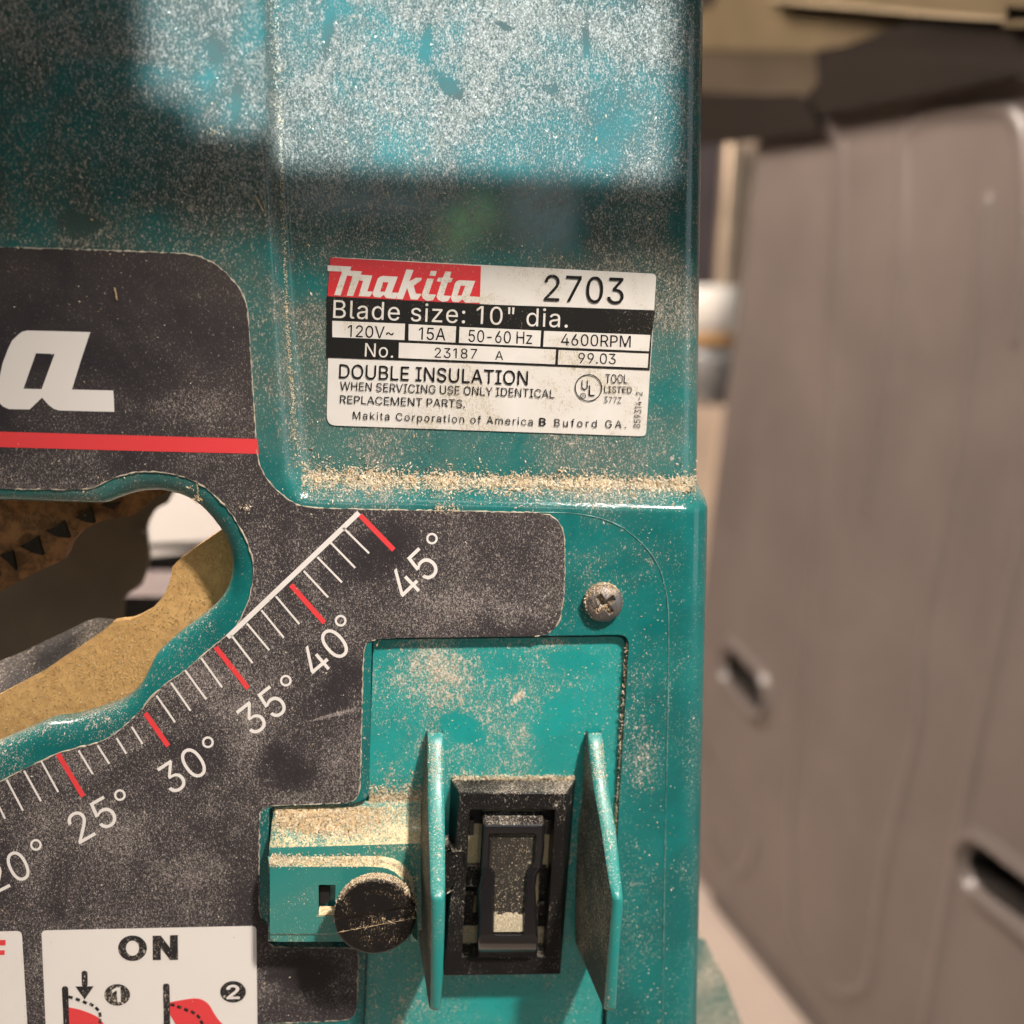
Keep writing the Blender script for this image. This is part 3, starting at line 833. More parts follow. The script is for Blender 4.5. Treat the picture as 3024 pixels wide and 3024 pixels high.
# ------------------------------------------------------------------ writing
GLYPHS = json.loads(r'''{"\"":[321,[[78,320,80,318,126,318,128,320,136,498,136,508,134,509,72,509,70,508],[193,320,196,318,242,318,243,320,250,496,250,508,248,509,188,509,185,508]]],"-":[453,[[114,190,116,188,336,188,337,190,337,244,116,244,114,242]]],".":[188,[[86,-2,96,-4,112,-1,128,9,138,24,141,38,138,58,128,73,114,83,96,87,78,83,64,73,53,60,51,46,50,40,53,24,61,12,78,-1]]],"0":[453,[[216,-5,226,-7,236,-6,276,0,282,2,322,23,358,61,384,113,392,141,400,179,404,215,404,293,400,329,392,367,384,395,358,447,324,483,280,508,228,516,174,508,132,485,96,448,69,395,67,389,59,361,53,331,49,291,49,217,53,177,59,147,69,113,91,69,96,61,103,53,127,27,134,22,176,1],[224,50,192,56,166,72,159,79,139,105,123,143,113,193,109,259,113,313,123,365,141,407,163,435,186,449,194,453,228,460,260,453,290,435,314,403,330,365,340,313,344,255,340,195,330,145,313,103,290,74,262,56,230,50]]],"1":[453,[[76,2,78,0,390,0,391,2,391,54,390,55,277,56,276,509,198,509,87,428,86,362,88,359,204,444,210,448,212,448,212,58,212,55,210,55,78,55,76,54]]],"2":[453,[[64,2,66,0,388,0,389,2,389,56,388,57,156,57,153,58,153,60,266,179,308,226,337,260,350,280,358,292,371,318,378,346,381,368,380,380,376,412,361,446,344,466,334,477,304,498,270,510,242,514,222,516,182,511,144,496,116,476,105,466,85,440,71,404,67,374,66,364,68,362,126,362,128,368,130,390,133,398,139,414,154,433,172,447,194,456,224,460,250,457,264,452,274,449,293,436,308,419,316,400,318,388,320,366,318,348,310,326,298,304,282,282,260,256,65,48]]],"3":[453,[[200,-5,222,-7,266,-2,310,12,342,34,362,57,370,67,387,103,393,145,387,187,371,223,358,237,344,253,308,276,264,288,224,289,222,291,372,461,372,509,71,509,70,455,72,452,286,452,288,451,288,449,280,439,157,299,157,251,157,249,160,248,200,248,244,244,276,234,300,216,316,196,326,171,329,145,326,125,325,115,315,93,296,73,274,60,242,52,222,50,192,52,164,60,146,70,129,85,125,89,115,107,110,129,108,132,46,132,44,131,51,95,55,85,70,58,96,32,138,8,174,-3]]],"4":[453,[[282,2,284,0,342,0,343,2,344,105,412,105,413,108,413,162,412,163,343,164,343,318,283,318,282,163,112,163,110,163,109,166,310,508,308,509,248,509,41,160,40,108,42,105,282,105]]],"5":[453,[[206,-5,220,-7,232,-6,272,0,308,14,344,43,368,75,385,117,391,161,388,199,378,233,365,259,350,279,345,285,322,306,294,321,266,329,254,331,230,334,204,331,178,325,156,315,138,302,136,301,134,303,151,451,154,452,366,452,366,509,98,509,96,507,67,257,68,253,128,246,144,257,156,263,170,269,192,275,218,277,248,273,276,262,298,243,314,221,324,193,328,159,324,131,314,105,299,83,284,70,276,64,250,53,224,50,198,52,170,62,155,73,137,91,127,109,122,130,62,130,60,129,67,91,83,61,108,32,142,10,178,-2]]],"6":[453,[[214,-5,230,-7,270,-2,310,14,344,41,368,73,384,113,389,157,384,201,371,239,346,271,316,295,278,309,240,314,226,313,212,311,196,307,182,300,180,299,178,301,312,495,320,507,321,509,320,509,254,509,252,508,143,349,103,287,81,241,68,199,64,159,69,115,85,73,110,40,144,14,182,-1],[222,49,198,52,176,62,153,79,138,103,129,125,127,135,125,161,129,191,137,213,153,235,174,252,186,257,198,262,226,265,256,261,279,251,300,234,314,213,324,187,327,153,324,129,314,101,298,78,278,62,254,52,228,48]]],"7":[453,[[98,2,100,0,164,0,166,2,391,448,391,508,390,509,64,509,62,508,62,454,64,452,322,452,323,450,322,446]]],"8":[453,[[210,-5,230,-7,276,-2,316,10,348,30,355,37,379,63,395,95,401,133,396,169,386,197,372,220,348,243,328,256,302,264,301,267,336,284,358,307,375,339,376,343,382,381,376,419,361,451,337,477,310,496,304,499,270,511,230,516,184,511,146,498,114,477,89,449,75,417,73,405,70,379,76,343,93,309,119,283,153,267,152,264,124,255,108,245,101,241,81,221,63,191,55,165,52,139,57,97,75,61,100,34,138,10,178,-2],[208,51,194,52,168,60,146,74,129,91,119,113,115,137,119,165,131,191,148,209,170,223,194,231,226,235,258,232,282,224,306,207,322,189,332,167,337,139,332,111,323,91,305,73,286,60,258,52,230,49],[216,291,202,292,178,300,160,312,146,329,137,349,135,357,133,379,136,399,147,423,160,438,178,449,200,457,218,459,230,460,252,457,274,450,294,437,308,420,316,399,318,383,319,373,316,351,306,329,295,315,274,300,252,292,230,290]]],"9":[453,[[131,2,134,0,198,0,202,2,312,164,350,224,372,268,384,306,389,348,384,392,368,434,344,467,318,488,310,494,270,510,226,516,212,514,182,510,144,494,112,470,107,466,85,436,69,398,64,354,68,308,83,270,106,237,138,214,176,199,216,195,236,196,256,201,272,209,273,208],[274,209,272,210,274,210],[222,244,198,247,174,257,154,275,137,298,129,322,125,354,129,382,137,406,154,429,174,446,198,457,226,460,256,456,279,446,300,428,314,407,324,380,327,346,324,322,314,296,298,272,280,257,254,247,228,243]]],":":[188,[[86,-2,96,-4,112,-1,128,9,138,24,141,38,138,58,128,73,114,83,96,87,78,83,64,73,53,60,51,46,50,40,53,24,61,12,78,-1],[91,272,96,271,112,274,127,284,138,300,141,314,138,334,128,349,114,359,96,362,78,359,64,349,53,334,50,318,53,300,63,284,78,274]]],"A":[480,[[17,2,18,0,84,0,85,2,136,142,344,142,395,2,396,0,460,0,462,2,276,509,204,509,201,508],[156,199,196,318,237,452,240,453,275,336,323,200]]],"B":[456,[[60,2,62,0,252,0,300,4,342,17,362,29,377,40,400,68,413,100,418,136,414,172,403,202,384,228,364,245,340,257,318,261,315,264,315,266,318,268,336,275,355,286,370,298,378,308,387,320,394,342,398,370,394,410,382,440,358,470,330,491,288,504,240,509,62,509,60,508],[126,57,126,231,246,231,278,228,306,218,328,202,342,184,352,160,354,134,348,104,328,79,296,63,248,57],[126,285,126,452,240,452,282,446,314,428,330,402,336,372,333,348,330,342,323,326,308,309,286,295,260,287,240,285]]],"C":[510,[[242,-5,272,-7,304,-4,338,4,372,18,402,38,429,63,448,91,463,123,473,159,470,160,410,160,407,159,400,135,388,113,376,97,356,80,336,68,316,60,290,55,272,53,258,54,224,59,184,76,151,105,125,145,109,195,103,251,109,313,125,365,150,402,184,432,222,450,246,453,264,456,278,455,296,453,314,449,338,440,352,431,376,412,390,393,400,375,408,349,472,349,462,387,451,413,446,421,426,448,402,471,374,490,342,503,304,513,272,516,252,515,232,513,204,508,180,499,152,485,128,467,99,439,86,420,69,391,57,363,53,349,47,325,42,291,40,261,41,227,47,183,57,145,71,113,85,89,103,65,112,56,128,41,152,24,180,10,202,2,230,-4]]],"D":[502,[[60,2,62,0,226,0,254,2,296,9,324,18,352,31,372,45,398,68,418,94,432,118,446,150,456,188,460,218,462,256,460,292,456,322,446,360,433,392,398,442,352,479,324,492,296,501,260,507,224,509,62,509,60,508],[126,57,125,452,220,452,274,446,320,428,354,399,379,362,394,312,399,256,394,200,378,148,354,110,326,87,318,81,274,63,218,57]]],"E":[419,[[60,2,62,0,374,0,375,2,375,56,374,57,128,57,126,57,125,60,126,229,354,229,355,232,355,284,354,286,126,287,125,452,372,453,372,509,62,509,60,508]]],"G":[520,[[244,-5,272,-7,326,0,376,18,417,49,451,91,454,99,471,141,478,201,478,256,284,256,284,200,414,199,410,161,396,123,378,99,371,91,344,70,308,57,268,53,230,58,222,60,184,76,151,105,125,145,109,195,103,251,109,313,125,365,149,403,182,431,220,449,230,451,270,456,294,453,312,449,340,437,356,427,373,411,386,395,394,381,400,369,408,350,472,349,473,351,465,385,450,415,431,443,423,451,403,469,374,489,342,503,304,513,270,516,250,515,230,513,202,508,170,495,148,483,124,465,101,443,85,421,69,393,57,363,47,331,43,303,41,281,40,247,42,217,47,179,57,145,67,121,83,91,103,65,126,42,148,26,174,12,202,2,230,-4]]],"H":[517,[[60,2,62,0,124,0,125,2,125,230,126,232,128,232,392,232,392,2,394,0,456,0,457,2,457,508,456,509,394,509,392,508,392,292,392,289,390,289,126,289,125,508,124,509,62,509,60,508]]],"I":[300,[[31,2,33,0,267,0,269,2,269,57,185,57,183,60,183,450,185,452,269,453,269,509,33,509,31,508,31,454,33,452,117,452,118,450,118,60,117,57,33,57,31,56]]],"L":[393,[[60,2,62,0,360,0,361,2,361,56,360,57,125,58,125,508,124,509,62,509,60,508]]],"M":[628,[[60,2,62,0,120,0,122,2,122,328,120,432,122,430,165,304,285,2,288,0,340,0,342,1,344,6,456,292,494,398,506,435,506,414,504,334,504,2,506,0,568,1,568,509,478,509,475,508,353,190,316,78,314,75,282,174,153,508,150,509,62,509,60,508]]],"N":[523,[[60,2,62,0,124,0,125,2,125,306,120,422,122,428,175,334,203,288,386,2,388,0,462,0,463,2,463,508,462,509,402,509,399,508,399,148,402,84,399,86,384,114,354,166,137,508,134,509,62,509,60,508]]],"O":[533,[[242,-5,262,-7,290,-6,332,2,356,10,382,24,409,43,430,65,449,89,464,115,478,151,486,179,490,209,493,245,492,273,486,329,476,365,464,393,448,421,428,446,409,465,382,485,358,498,338,505,324,509,298,514,274,516,252,515,232,513,204,508,180,499,152,485,128,467,103,443,87,423,69,391,57,363,53,349,47,325,42,291,40,261,41,227,47,183,57,145,71,113,85,89,105,63,126,42,152,24,180,10,202,2,230,-4],[254,55,224,59,184,76,151,105,125,145,115,175,109,195,103,257,109,313,123,359,125,365,152,404,184,433,212,445,224,450,270,456,310,450,344,435,354,429,384,403,408,365,424,317,428,277,430,249,424,191,408,145,383,105,350,76,312,60,270,53]]],"P":[445,[[60,2,62,0,124,0,125,2,126,186,238,186,290,191,332,207,338,211,367,234,390,266,404,304,408,340,408,356,404,392,390,430,372,454,366,462,332,487,290,503,234,509,62,509,60,508],[126,243,126,452,230,452,268,449,298,439,318,423,334,400,342,376,344,348,342,320,340,314,333,294,317,272,296,255,268,246,236,242]]],"R":[449,[[60,2,62,0,124,0,125,2,125,198,242,199,246,199,248,196,352,2,354,0,426,0,427,2,313,210,334,217,366,239,386,266,390,272,405,308,408,342,408,362,405,396,391,432,368,464,334,489,290,504,246,508,62,509,60,508],[126,255,126,452,232,452,270,449,298,440,320,424,335,404,342,380,345,352,342,324,334,300,319,282,298,267,268,258,238,255]]],"S":[447,[[208,-7,228,-9,278,-4,322,10,360,34,387,65,402,97,408,139,405,171,395,199,380,219,360,238,334,253,310,265,264,279,208,294,168,309,150,318,138,328,129,337,119,353,115,375,117,393,119,401,129,419,146,435,166,447,192,455,206,457,226,459,266,453,302,437,326,412,338,378,400,379,394,415,378,447,352,476,324,493,312,499,274,511,232,516,180,511,138,498,104,477,75,449,58,413,53,381,53,367,60,327,87,289,128,260,186,238,274,213,296,205,316,193,332,179,342,161,346,139,342,119,338,109,328,91,314,76,286,60,256,52,228,49,210,50,194,52,168,58,144,70,136,76,123,89,111,109,104,137,40,137,39,135,46,97,64,61,92,30,130,8,172,-4]]],"T":[449,[[193,2,196,0,256,0,257,2,257,452,416,452,417,454,417,508,416,509,34,509,32,508,32,454,34,452,193,452]]],"U":[517,[[244,-6,262,-8,314,-2,364,15,403,44,433,80,436,88,451,124,457,174,457,508,456,509,396,509,393,508,393,180,389,144,378,116,357,88,330,67,298,56,262,52,222,56,186,69,159,88,143,110,139,118,128,146,124,176,124,508,122,509,62,509,60,508,60,172,67,122,85,80,113,44,122,37,154,15,160,13,204,-2]]],"V":[480,[[203,2,206,0,276,0,279,2,462,506,462,509,398,509,395,508,279,178,242,55,239,60,202,178,85,508,82,509,18,509,17,508]]],"W":[686,[[155,2,156,0,228,0,231,2,318,324,332,382,341,430,342,432,344,432,351,390,359,356,455,2,456,0,530,1,669,508,668,509,606,509,603,508,509,142,494,72,492,68,462,196,380,508,378,509,308,509,306,508,211,146,194,66,191,70,186,98,175,144,170,172,82,508,80,509,18,509,16,508,17,504]]],"Y":[472,[[203,2,206,0,266,0,268,2,269,210,454,508,454,509,384,509,380,508,277,340,251,294,239,268,236,265,208,318,92,508,90,509,20,509,17,508,203,208]]],"Z":[438,[[42,2,44,0,398,0,399,2,399,56,398,57,154,57,118,56,117,58,168,128,397,462,397,508,396,509,42,509,40,508,40,454,42,452,320,453,322,452,293,414,269,380,43,48]]],"a":[389,[[146,-7,164,-9,190,-6,218,2,236,12,249,23,264,38,271,51,274,52,277,51,278,0,337,1,337,249,333,291,322,320,306,343,284,361,264,372,240,379,214,383,188,384,164,382,134,375,108,366,80,347,57,323,42,293,44,290,100,274,107,289,120,302,132,313,148,321,172,329,196,331,220,329,240,322,256,311,268,295,273,281,276,257,273,243,264,234,252,230,242,228,172,219,126,211,100,203,78,193,64,183,51,171,43,161,41,157,34,137,30,107,35,73,47,47,68,22,94,5,122,-4],[152,47,130,52,116,60,103,71,97,81,94,89,92,107,95,125,103,139,118,151,136,160,172,167,212,172,252,180,266,184,276,189,276,139,272,115,263,93,249,75,227,59,204,50,172,45]]],"c":[396,[[194,-6,206,-8,226,-7,262,-1,286,9,306,21,323,36,341,56,354,78,363,102,306,117,303,116,300,106,293,90,282,76,270,65,256,57,240,51,220,47,206,46,174,51,146,66,125,88,109,116,99,152,96,192,99,224,107,256,113,268,123,286,146,310,174,325,208,330,228,329,244,324,258,319,276,306,282,300,292,286,298,276,304,262,356,275,361,278,353,302,340,322,320,345,305,356,284,368,262,376,234,383,208,384,160,378,118,360,84,332,55,290,40,242,35,200,35,176,41,130,57,84,81,48,118,16,160,-2]]],"d":[424,[[182,-6,198,-8,226,-5,254,5,272,17,281,26,288,32,306,57,310,59,313,58,314,1,370,0,372,2,372,509,314,509,311,508,311,322,310,319,306,320,289,344,280,353,272,360,254,373,230,381,196,384,152,378,112,361,79,332,55,294,39,244,34,192,39,134,55,84,79,46,110,17,150,-1],[200,48,172,51,168,53,146,65,123,90,109,118,99,150,96,194,99,228,107,260,124,289,146,312,172,325,206,330,238,325,263,312,284,291,300,262,308,232,312,190,308,148,298,114,284,86,264,65,236,51,208,47]]],"e":[404,[[198,-6,216,-8,250,-5,282,3,308,17,333,38,340,46,352,62,365,90,364,91,352,94,306,104,298,90,286,74,272,61,256,54,232,48,216,46,180,50,152,61,130,79,125,84,109,108,100,140,98,169,370,169,371,172,368,242,356,284,341,316,318,342,292,362,266,374,236,382,206,384,158,378,114,358,82,329,55,290,53,286,39,242,34,190,39,138,41,128,57,84,81,48,118,16,162,-2],[98,221,99,240,107,266,125,294,146,313,174,326,206,330,236,326,250,320,263,314,282,295,298,268,306,240,308,224,308,221,306,221]]],"f":[254,[[81,2,84,0,140,0,142,2,142,326,144,327,226,327,228,328,228,330,228,379,143,380,142,422,145,442,154,460,172,470,196,474,214,472,226,469,227,470,243,520,241,522,234,524,214,528,196,530,170,528,160,527,138,520,118,508,97,488,84,460,81,436,81,380,8,379,6,378,6,330,8,327,80,327,81,326]]],"i":[167,[[53,2,55,0,113,0,114,2,114,378,113,379,55,379,53,378],[80,444,85,443,99,446,112,454,123,468,126,482,123,498,114,512,101,521,85,524,67,521,55,513,44,500,41,484,44,468,54,456,67,446]]],"k":[381,[[53,2,55,0,113,0,114,2,114,140,135,160,155,177,293,1,295,0,369,0,370,2,202,216,208,224,359,378,357,379,285,379,122,214,121,212,115,213,114,508,113,509,55,509,53,508]]],"l":[189,[[127,0,137,-2,161,-1,181,4,171,50,169,54,145,52,129,55,120,62,115,80,114,508,113,509,55,509,53,508,53,82,56,60,58,48,75,19,101,3]]],"m":[610,[[53,2,55,0,113,0,114,2,114,240,117,266,126,290,141,308,159,320,173,326,179,328,199,330,229,326,253,311,269,288,274,258,274,2,277,0,335,1,335,250,338,270,346,292,357,306,375,320,395,328,419,330,447,326,471,314,475,310,490,288,496,252,496,2,499,0,557,1,557,254,553,296,541,328,523,353,497,372,469,383,433,386,405,382,385,376,359,362,336,342,322,322,317,309,309,331,286,362,257,380,219,386,195,384,173,376,153,364,132,346,118,324,113,309,112,378,111,379,55,379,53,378]]],"n":[410,[[53,2,55,0,113,0,114,2,114,230,117,256,126,284,141,303,161,317,185,326,211,329,247,323,273,304,290,276,296,234,296,2,299,0,355,0,357,2,357,238,353,284,339,324,321,349,297,368,265,380,245,382,227,384,187,379,152,362,124,332,113,310,112,378,111,379,55,379,53,378]]],"o":[415,[[194,-6,206,-8,218,-7,260,-1,298,15,333,46,358,84,370,116,376,134,381,182,380,198,376,244,359,292,333,330,299,360,290,364,256,378,208,384,160,378,118,360,82,329,55,290,40,242,34,190,41,130,57,84,81,48,118,16,160,-2],[196,48,174,51,150,63,141,70,123,90,109,116,99,150,96,192,99,224,107,256,125,288,146,310,168,322,174,325,208,330,244,324,270,310,292,287,306,260,316,224,319,182,316,152,308,122,304,112,291,88,269,66,242,51,210,46]]],"p":[424,[[53,-141,55,-143,113,-143,114,-141,115,59,117,59,119,58,137,33,143,26,155,16,173,4,199,-5,231,-8,275,-2,313,16,347,47,369,83,385,135,390,189,385,245,371,289,365,301,345,332,313,361,275,378,267,379,229,384,197,381,171,373,151,359,136,345,119,321,115,319,112,321,112,379,54,379],[207,49,189,51,167,62,159,68,140,87,124,117,116,149,113,185,114,207,116,229,124,261,140,291,161,312,185,324,189,325,223,330,253,325,280,311,301,290,315,263,325,227,328,195,327,177,325,151,317,121,300,87,279,66,255,52,223,47]]],"r":[259,[[53,2,55,0,113,0,114,2,114,240,117,262,126,284,139,299,147,306,159,315,173,320,183,323,207,326,243,323,243,384,215,385,181,380,155,368,151,366,131,347,115,321,113,321,112,324,112,378,111,379,55,379,53,378]]],"s":[365,[[162,-6,186,-8,222,-5,262,7,289,24,311,46,326,76,331,108,325,142,305,172,274,195,232,208,172,223,142,233,124,243,112,258,109,278,115,300,134,318,154,328,164,330,188,333,220,328,244,315,258,298,267,280,270,277,322,290,323,294,314,316,298,340,290,348,279,358,254,372,224,381,188,384,156,382,146,380,116,370,88,354,66,333,51,304,47,274,53,238,73,208,106,185,152,169,214,155,238,147,254,136,265,122,268,104,262,82,245,64,242,61,216,50,184,45,150,49,126,59,105,80,94,107,37,94,43,68,47,60,62,39,82,20,112,3,146,-5]]],"t":[227,[[156,-2,166,-4,194,-3,212,1,213,4,202,53,180,50,168,50,150,53,136,62,128,78,126,94,126,326,128,327,204,327,204,378,202,379,128,379,126,382,126,470,124,471,68,471,65,470,65,380,8,379,6,378,6,330,8,327,64,327,65,326,65,92,72,52,91,22,94,20,126,2]]],"u":[410,[[167,-3,185,-5,221,0,255,16,286,47,297,70,298,67,298,1,357,1,357,379,296,379,296,155,293,123,283,97,267,76,249,62,245,60,225,53,203,50,165,56,161,58,137,76,119,107,114,143,114,379,54,379,53,135,57,97,58,91,69,59,86,35,93,28,117,10,147,-1]]],"z":[380,[[42,2,44,0,338,0,339,2,339,54,338,56,128,56,126,58,127,62,332,330,333,378,332,379,50,379,48,378,48,326,50,323,252,323,254,322,43,48]]],"~":[453,[[282,139,306,137,328,140,350,148,369,163,386,185,396,213,400,249,399,253,398,253,345,253,341,225,332,207,318,196,300,192,294,192,284,194,272,200,220,241,194,257,176,264,162,265,148,266,128,263,104,255,82,240,65,217,55,187,52,155,54,150,106,150,108,150,108,153,111,179,122,196,136,207,152,210,166,209,178,204,190,195,232,162,254,148,274,140]]]," ":[188,[]]}''')
GLYPHS["1"] = [330, [[152, 0, 216, 0, 216, 509, 138, 509, 26, 427, 26, 358, 149, 448, 152, 448]]]
CAP = 509.0


def offset_loop(pts, d):
    """move a closed outline sideways by d (positive grows what lies on its left)"""
    n = len(pts)
    out = []
    for i in range(n):
        a, b, c = np.array(pts[i - 1], float), np.array(pts[i], float), np.array(pts[(i + 1) % n], float)
        u, v = b - a, c - b
        lu, lv = np.linalg.norm(u), np.linalg.norm(v)
        if lu < 1e-9 or lv < 1e-9:
            out.append(tuple(b))
            continue
        n1, n2 = np.array([u[1], -u[0]]) / lu, np.array([v[1], -v[0]]) / lv
        s = n1 + n2
        k = max(np.dot(s, s) / 2, 0.5)
        out.append(tuple(b + s / k * d))
    return out


def area(l):
    return sum(l[i][0] * l[(i + 1) % len(l)][1] - l[(i + 1) % len(l)][0] * l[i][1] for i in range(len(l))) / 2


def pip(p, l):
    return bool(inside(np.array([p[0]]), np.array([p[1]]), l)[0])


def text_loops(s, weight=0.0, track=0.0):
    """outlines of a run of letters in font units: list of (outer, holes)"""
    x = 0.0
    res = []
    for ch in s:
        if ch == "\u00b0":
            continue
        adv, cs = GLYPHS[ch]
        loops = [[(x + c[i], c[i + 1]) for i in range(0, len(c), 2)] for c in cs]
        outs, ins = [], []
        for l in loops:
            hole_ = area(l) < 0
            if hole_:
                l = l[::-1]
            (ins if hole_ else outs).append(l)
        for o in outs:
            hs = [h for h in ins if pip(h[0], o)]
            if weight:
                res.append((offset_loop(o, weight), [offset_loop(h, -weight) for h in hs]))
            else:
                res.append((o, hs))
        x += adv + track
    return res


def write(mb, s, a, b, cap, weight=0.0, mat=0, d=0.0, place=None, track=None, fit="both"):
    """letters whose ink runs from pixel a to pixel b along the baseline, capital height cap pixels"""
    k = cap / CAP
    a, b = np.array(a, float), np.array(b, float)
    L = np.linalg.norm(b - a)
    e = (b - a) / L
    up = np.array([e[1], -e[0]])

    def ext(tr):
        ls = text_loops(s, 0, tr)
        xs = [p[0] for o, h in ls for p in o]
        return min(xs), max(xs)
    tr = 0.0
    x0, x1 = ext(0)
    if fit == "track" or (fit == "both" and L / k > (x1 - x0) * 1.04):
        n = len(s) - 1
        tr = (L / k - (x1 - x0)) / max(n, 1)
        x0, x1 = ext(tr)
    sx = L / (x1 - x0)
    for q_, (o, hs) in enumerate(text_loops(s, weight, tr)):
        f = lambda p: tuple(a + e * ((p[0] - x0) * sx) + up * (p[1] * k))
        mb.flat([f(p) for p in o], [[f(p) for p in h] for h in hs], d + 0.012 * (q_ % 3), mat, place)


def circle(c, r, n=28, ry=None):
    return [(c[0] + r * math.cos(2 * math.pi * i / n), c[1] + (ry or r) * math.sin(2 * math.pi * i / n)) for i in range(n)]


def strip(p, q, w):
    p, q = np.array(p, float), np.array(q, float)
    e = (q - p) / np.linalg.norm(q - p)
    n = np.array([-e[1], e[0]]) * w / 2
    return [tuple(p + n), tuple(q + n), tuple(q - n), tuple(p - n)]


# ------------------------------------------------------------------ black scale decal
SLOT_CUT = smooth_path([(-232, 1440)] + SLOT_OUT[1:-1] + [(-232, 2420)], 4)
DECAL = [(-245, 722), (0, 730), (300, 739), (543, 749), (585, 756), (628, 775), (668, 806), (700, 842), (722, 880), (731, 915), (745, 1130), (758, 1330), (765, 1372), (784, 1410),
         (812, 1444), (845, 1472), (880, 1491), (915, 1499), (960, 1502), (1280, 1508), (1590, 1514), (1622, 1521), (1646, 1537), (1660, 1560), (1667, 1595), (1668, 1700), (1664, 1770), (1655, 1825),
         (1641, 1852), (1616, 1872), (1580, 1879), (1180, 1884), (1108, 1888), (1086, 1896), (1076, 1910), (1072, 1950), (1063, 2328), (1056, 2350), (1042, 2364), (1020, 2371), (800, 2379), (778, 2386),
         (767, 2402), (765, 2480), (765, 2690), (772, 2712), (794, 2738), (795, 2785), (810, 2797), (1056, 2800), (1058, 2830), (1054, 2970), (1048, 2995), (1032, 3009), (1000, 3014), (785, 3022), (770, 3300), (-245, 3300)]
mb = MB()
mb.prism(DECAL, [SLOT_CUT], 0.35, 0.02)
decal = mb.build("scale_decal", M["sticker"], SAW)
# thin pale rim where dust has caught on the cut edge of the decal
mb = MB()
random.seed(3)


def edge_line(pts, r, d):
    pp = []
    for i in range(len(pts) - 1):
        n = max(1, int(math.dist(pts[i], pts[i + 1]) / 9))
        for k in range(n):
            pp.append((pts[i][0] + (pts[i + 1][0] - pts[i][0]) * k / n, pts[i][1] + (pts[i + 1][1] - pts[i][1]) * k / n))
    pp.append(pts[-1])
    rr = [max(0.06, random.gauss(1, 0.45)) for _ in pp]
    mb.tube([P(x + random.gauss(0, .8), y + random.gauss(0, .8), d) for x, y in pp], lambda q: r * U * rr[min(int(q * (len(pp) - 1) + .5), len(pp) - 1)], 5, 0)


edge_line(DECAL[:31], 0.15, 0.25)
edge_line(DECAL[32:46], 0.13, 0.25)
edge_line(DECAL[47:56], 0.12, 0.25)
edge_line(SLOT_CUT[5:-3], 0.17, 0.22)
mb.build("edge_dust", M["dustline"], decal)

mbw, mbr, mbl = MB(), MB(), MB()
DP = 0.42
# logo letter, red bar
mbl.flat(CA((430, 140), (900, 150), (1432, 165), (1290, 590), (1140, 1075), (1795, 1090), (1806, 1260), (1812, 1430), (1300, 1418), (940, 1408), (850, 1380), (760, 1310), (690, 1230), (665, 1205), (570, 1295), (470, 1390),
            (300, 1388), (140, 1385), (50, 1345), (0, 1300), (-60, 1190), (-60, 1060), (0, 850), (40, 660), (120, 450), (190, 300), (290, 205), (350, 160)), [CA((570, 500), (865, 512), (660, 1068), (372, 1062))], DP)
mbl.flat(CA((-60, 1100), (-110, 1080), (-420, 1080), (-420, 1380), (-150, 1380)), (), DP)
mbr.flat([(-240, 1268)] + C4((0, 517), (500, 531), (1049, 547), (1055, 608), (500, 594), (0, 580)) + [(-240, 1312)], (), DP)
# angle scale
mbw.flat(strip((1060, 1514), (672, 1882), 15), (), DP)
for a, b in (((1063, 1521), (1163, 1624)), ((859, 1727), (958, 1839)), ((637, 1911), (733, 2033)), ((429, 2106), (497, 2203)), ((171, 2226), (246, 2352))):
    mbr.flat(strip(a, b, 15), (), DP)
TICKS = [((1014, 1559), (1090, 1634)), ((977, 1603), (1049, 1677)), ((937, 1645), (1010, 1720)), ((897, 1686), (969, 1764)), ((815, 1761), (884, 1843)), ((772, 1802), (838, 1883)), ((729, 1841), (795, 1920)),
         ((683, 1876), (746, 1958)), ((594, 1943), (656, 2030)), ((547, 1980), (609, 2065)), ((505, 2016), (563, 2099)), ((462, 2054), (517, 2133)), ((389, 2146), (421, 2197)), ((344, 2179), (373, 2226)),
         ((288, 2201), (323, 2256)), ((232, 2216), (274, 2286)), ((122, 2248), (172, 2339)), ((71, 2276), (121, 2366)), ((20, 2303), (68, 2394)), ((-29, 2328), (15, 2418)), ((-130, 2375), (-90, 2460))]
for a, b in TICKS:
    mbw.flat(strip(a, b, 6.0), (), DP)
mbr.flat(strip((-78, 2352), (-25, 2475), 15), (), DP)
for s, a, b, cap in (("45", (1203, 1778), (1304, 1681), 95), ("40", (936, 2006), (1041, 1917), 94), ("35", (749, 2176), (855, 2093), 92), ("30", (510, 2349), (621, 2275), 92),
                     ("25", (235, 2494), (354, 2426), 91), ("20", (-14, 2642), (99, 2585), 90)):
    write(mbw, s, a, b, cap, -2, 0, DP)
for c, r in (((1275.7, 1590.6), 17), ((1006, 1833), 17.3), ((844, 2010), 17.2), ((614, 2192), 17.4), ((354, 2348), 17.2), ((106, 2495), 17.2)):
    mbw.flat(circle(c, r), [circle(c, r * 0.62)], DP)
mbl.build("logo_letter", M["white"], decal)
mbw.build("scale_print", M["white"], decal)
mbr.build("red_print", M["red"], decal)

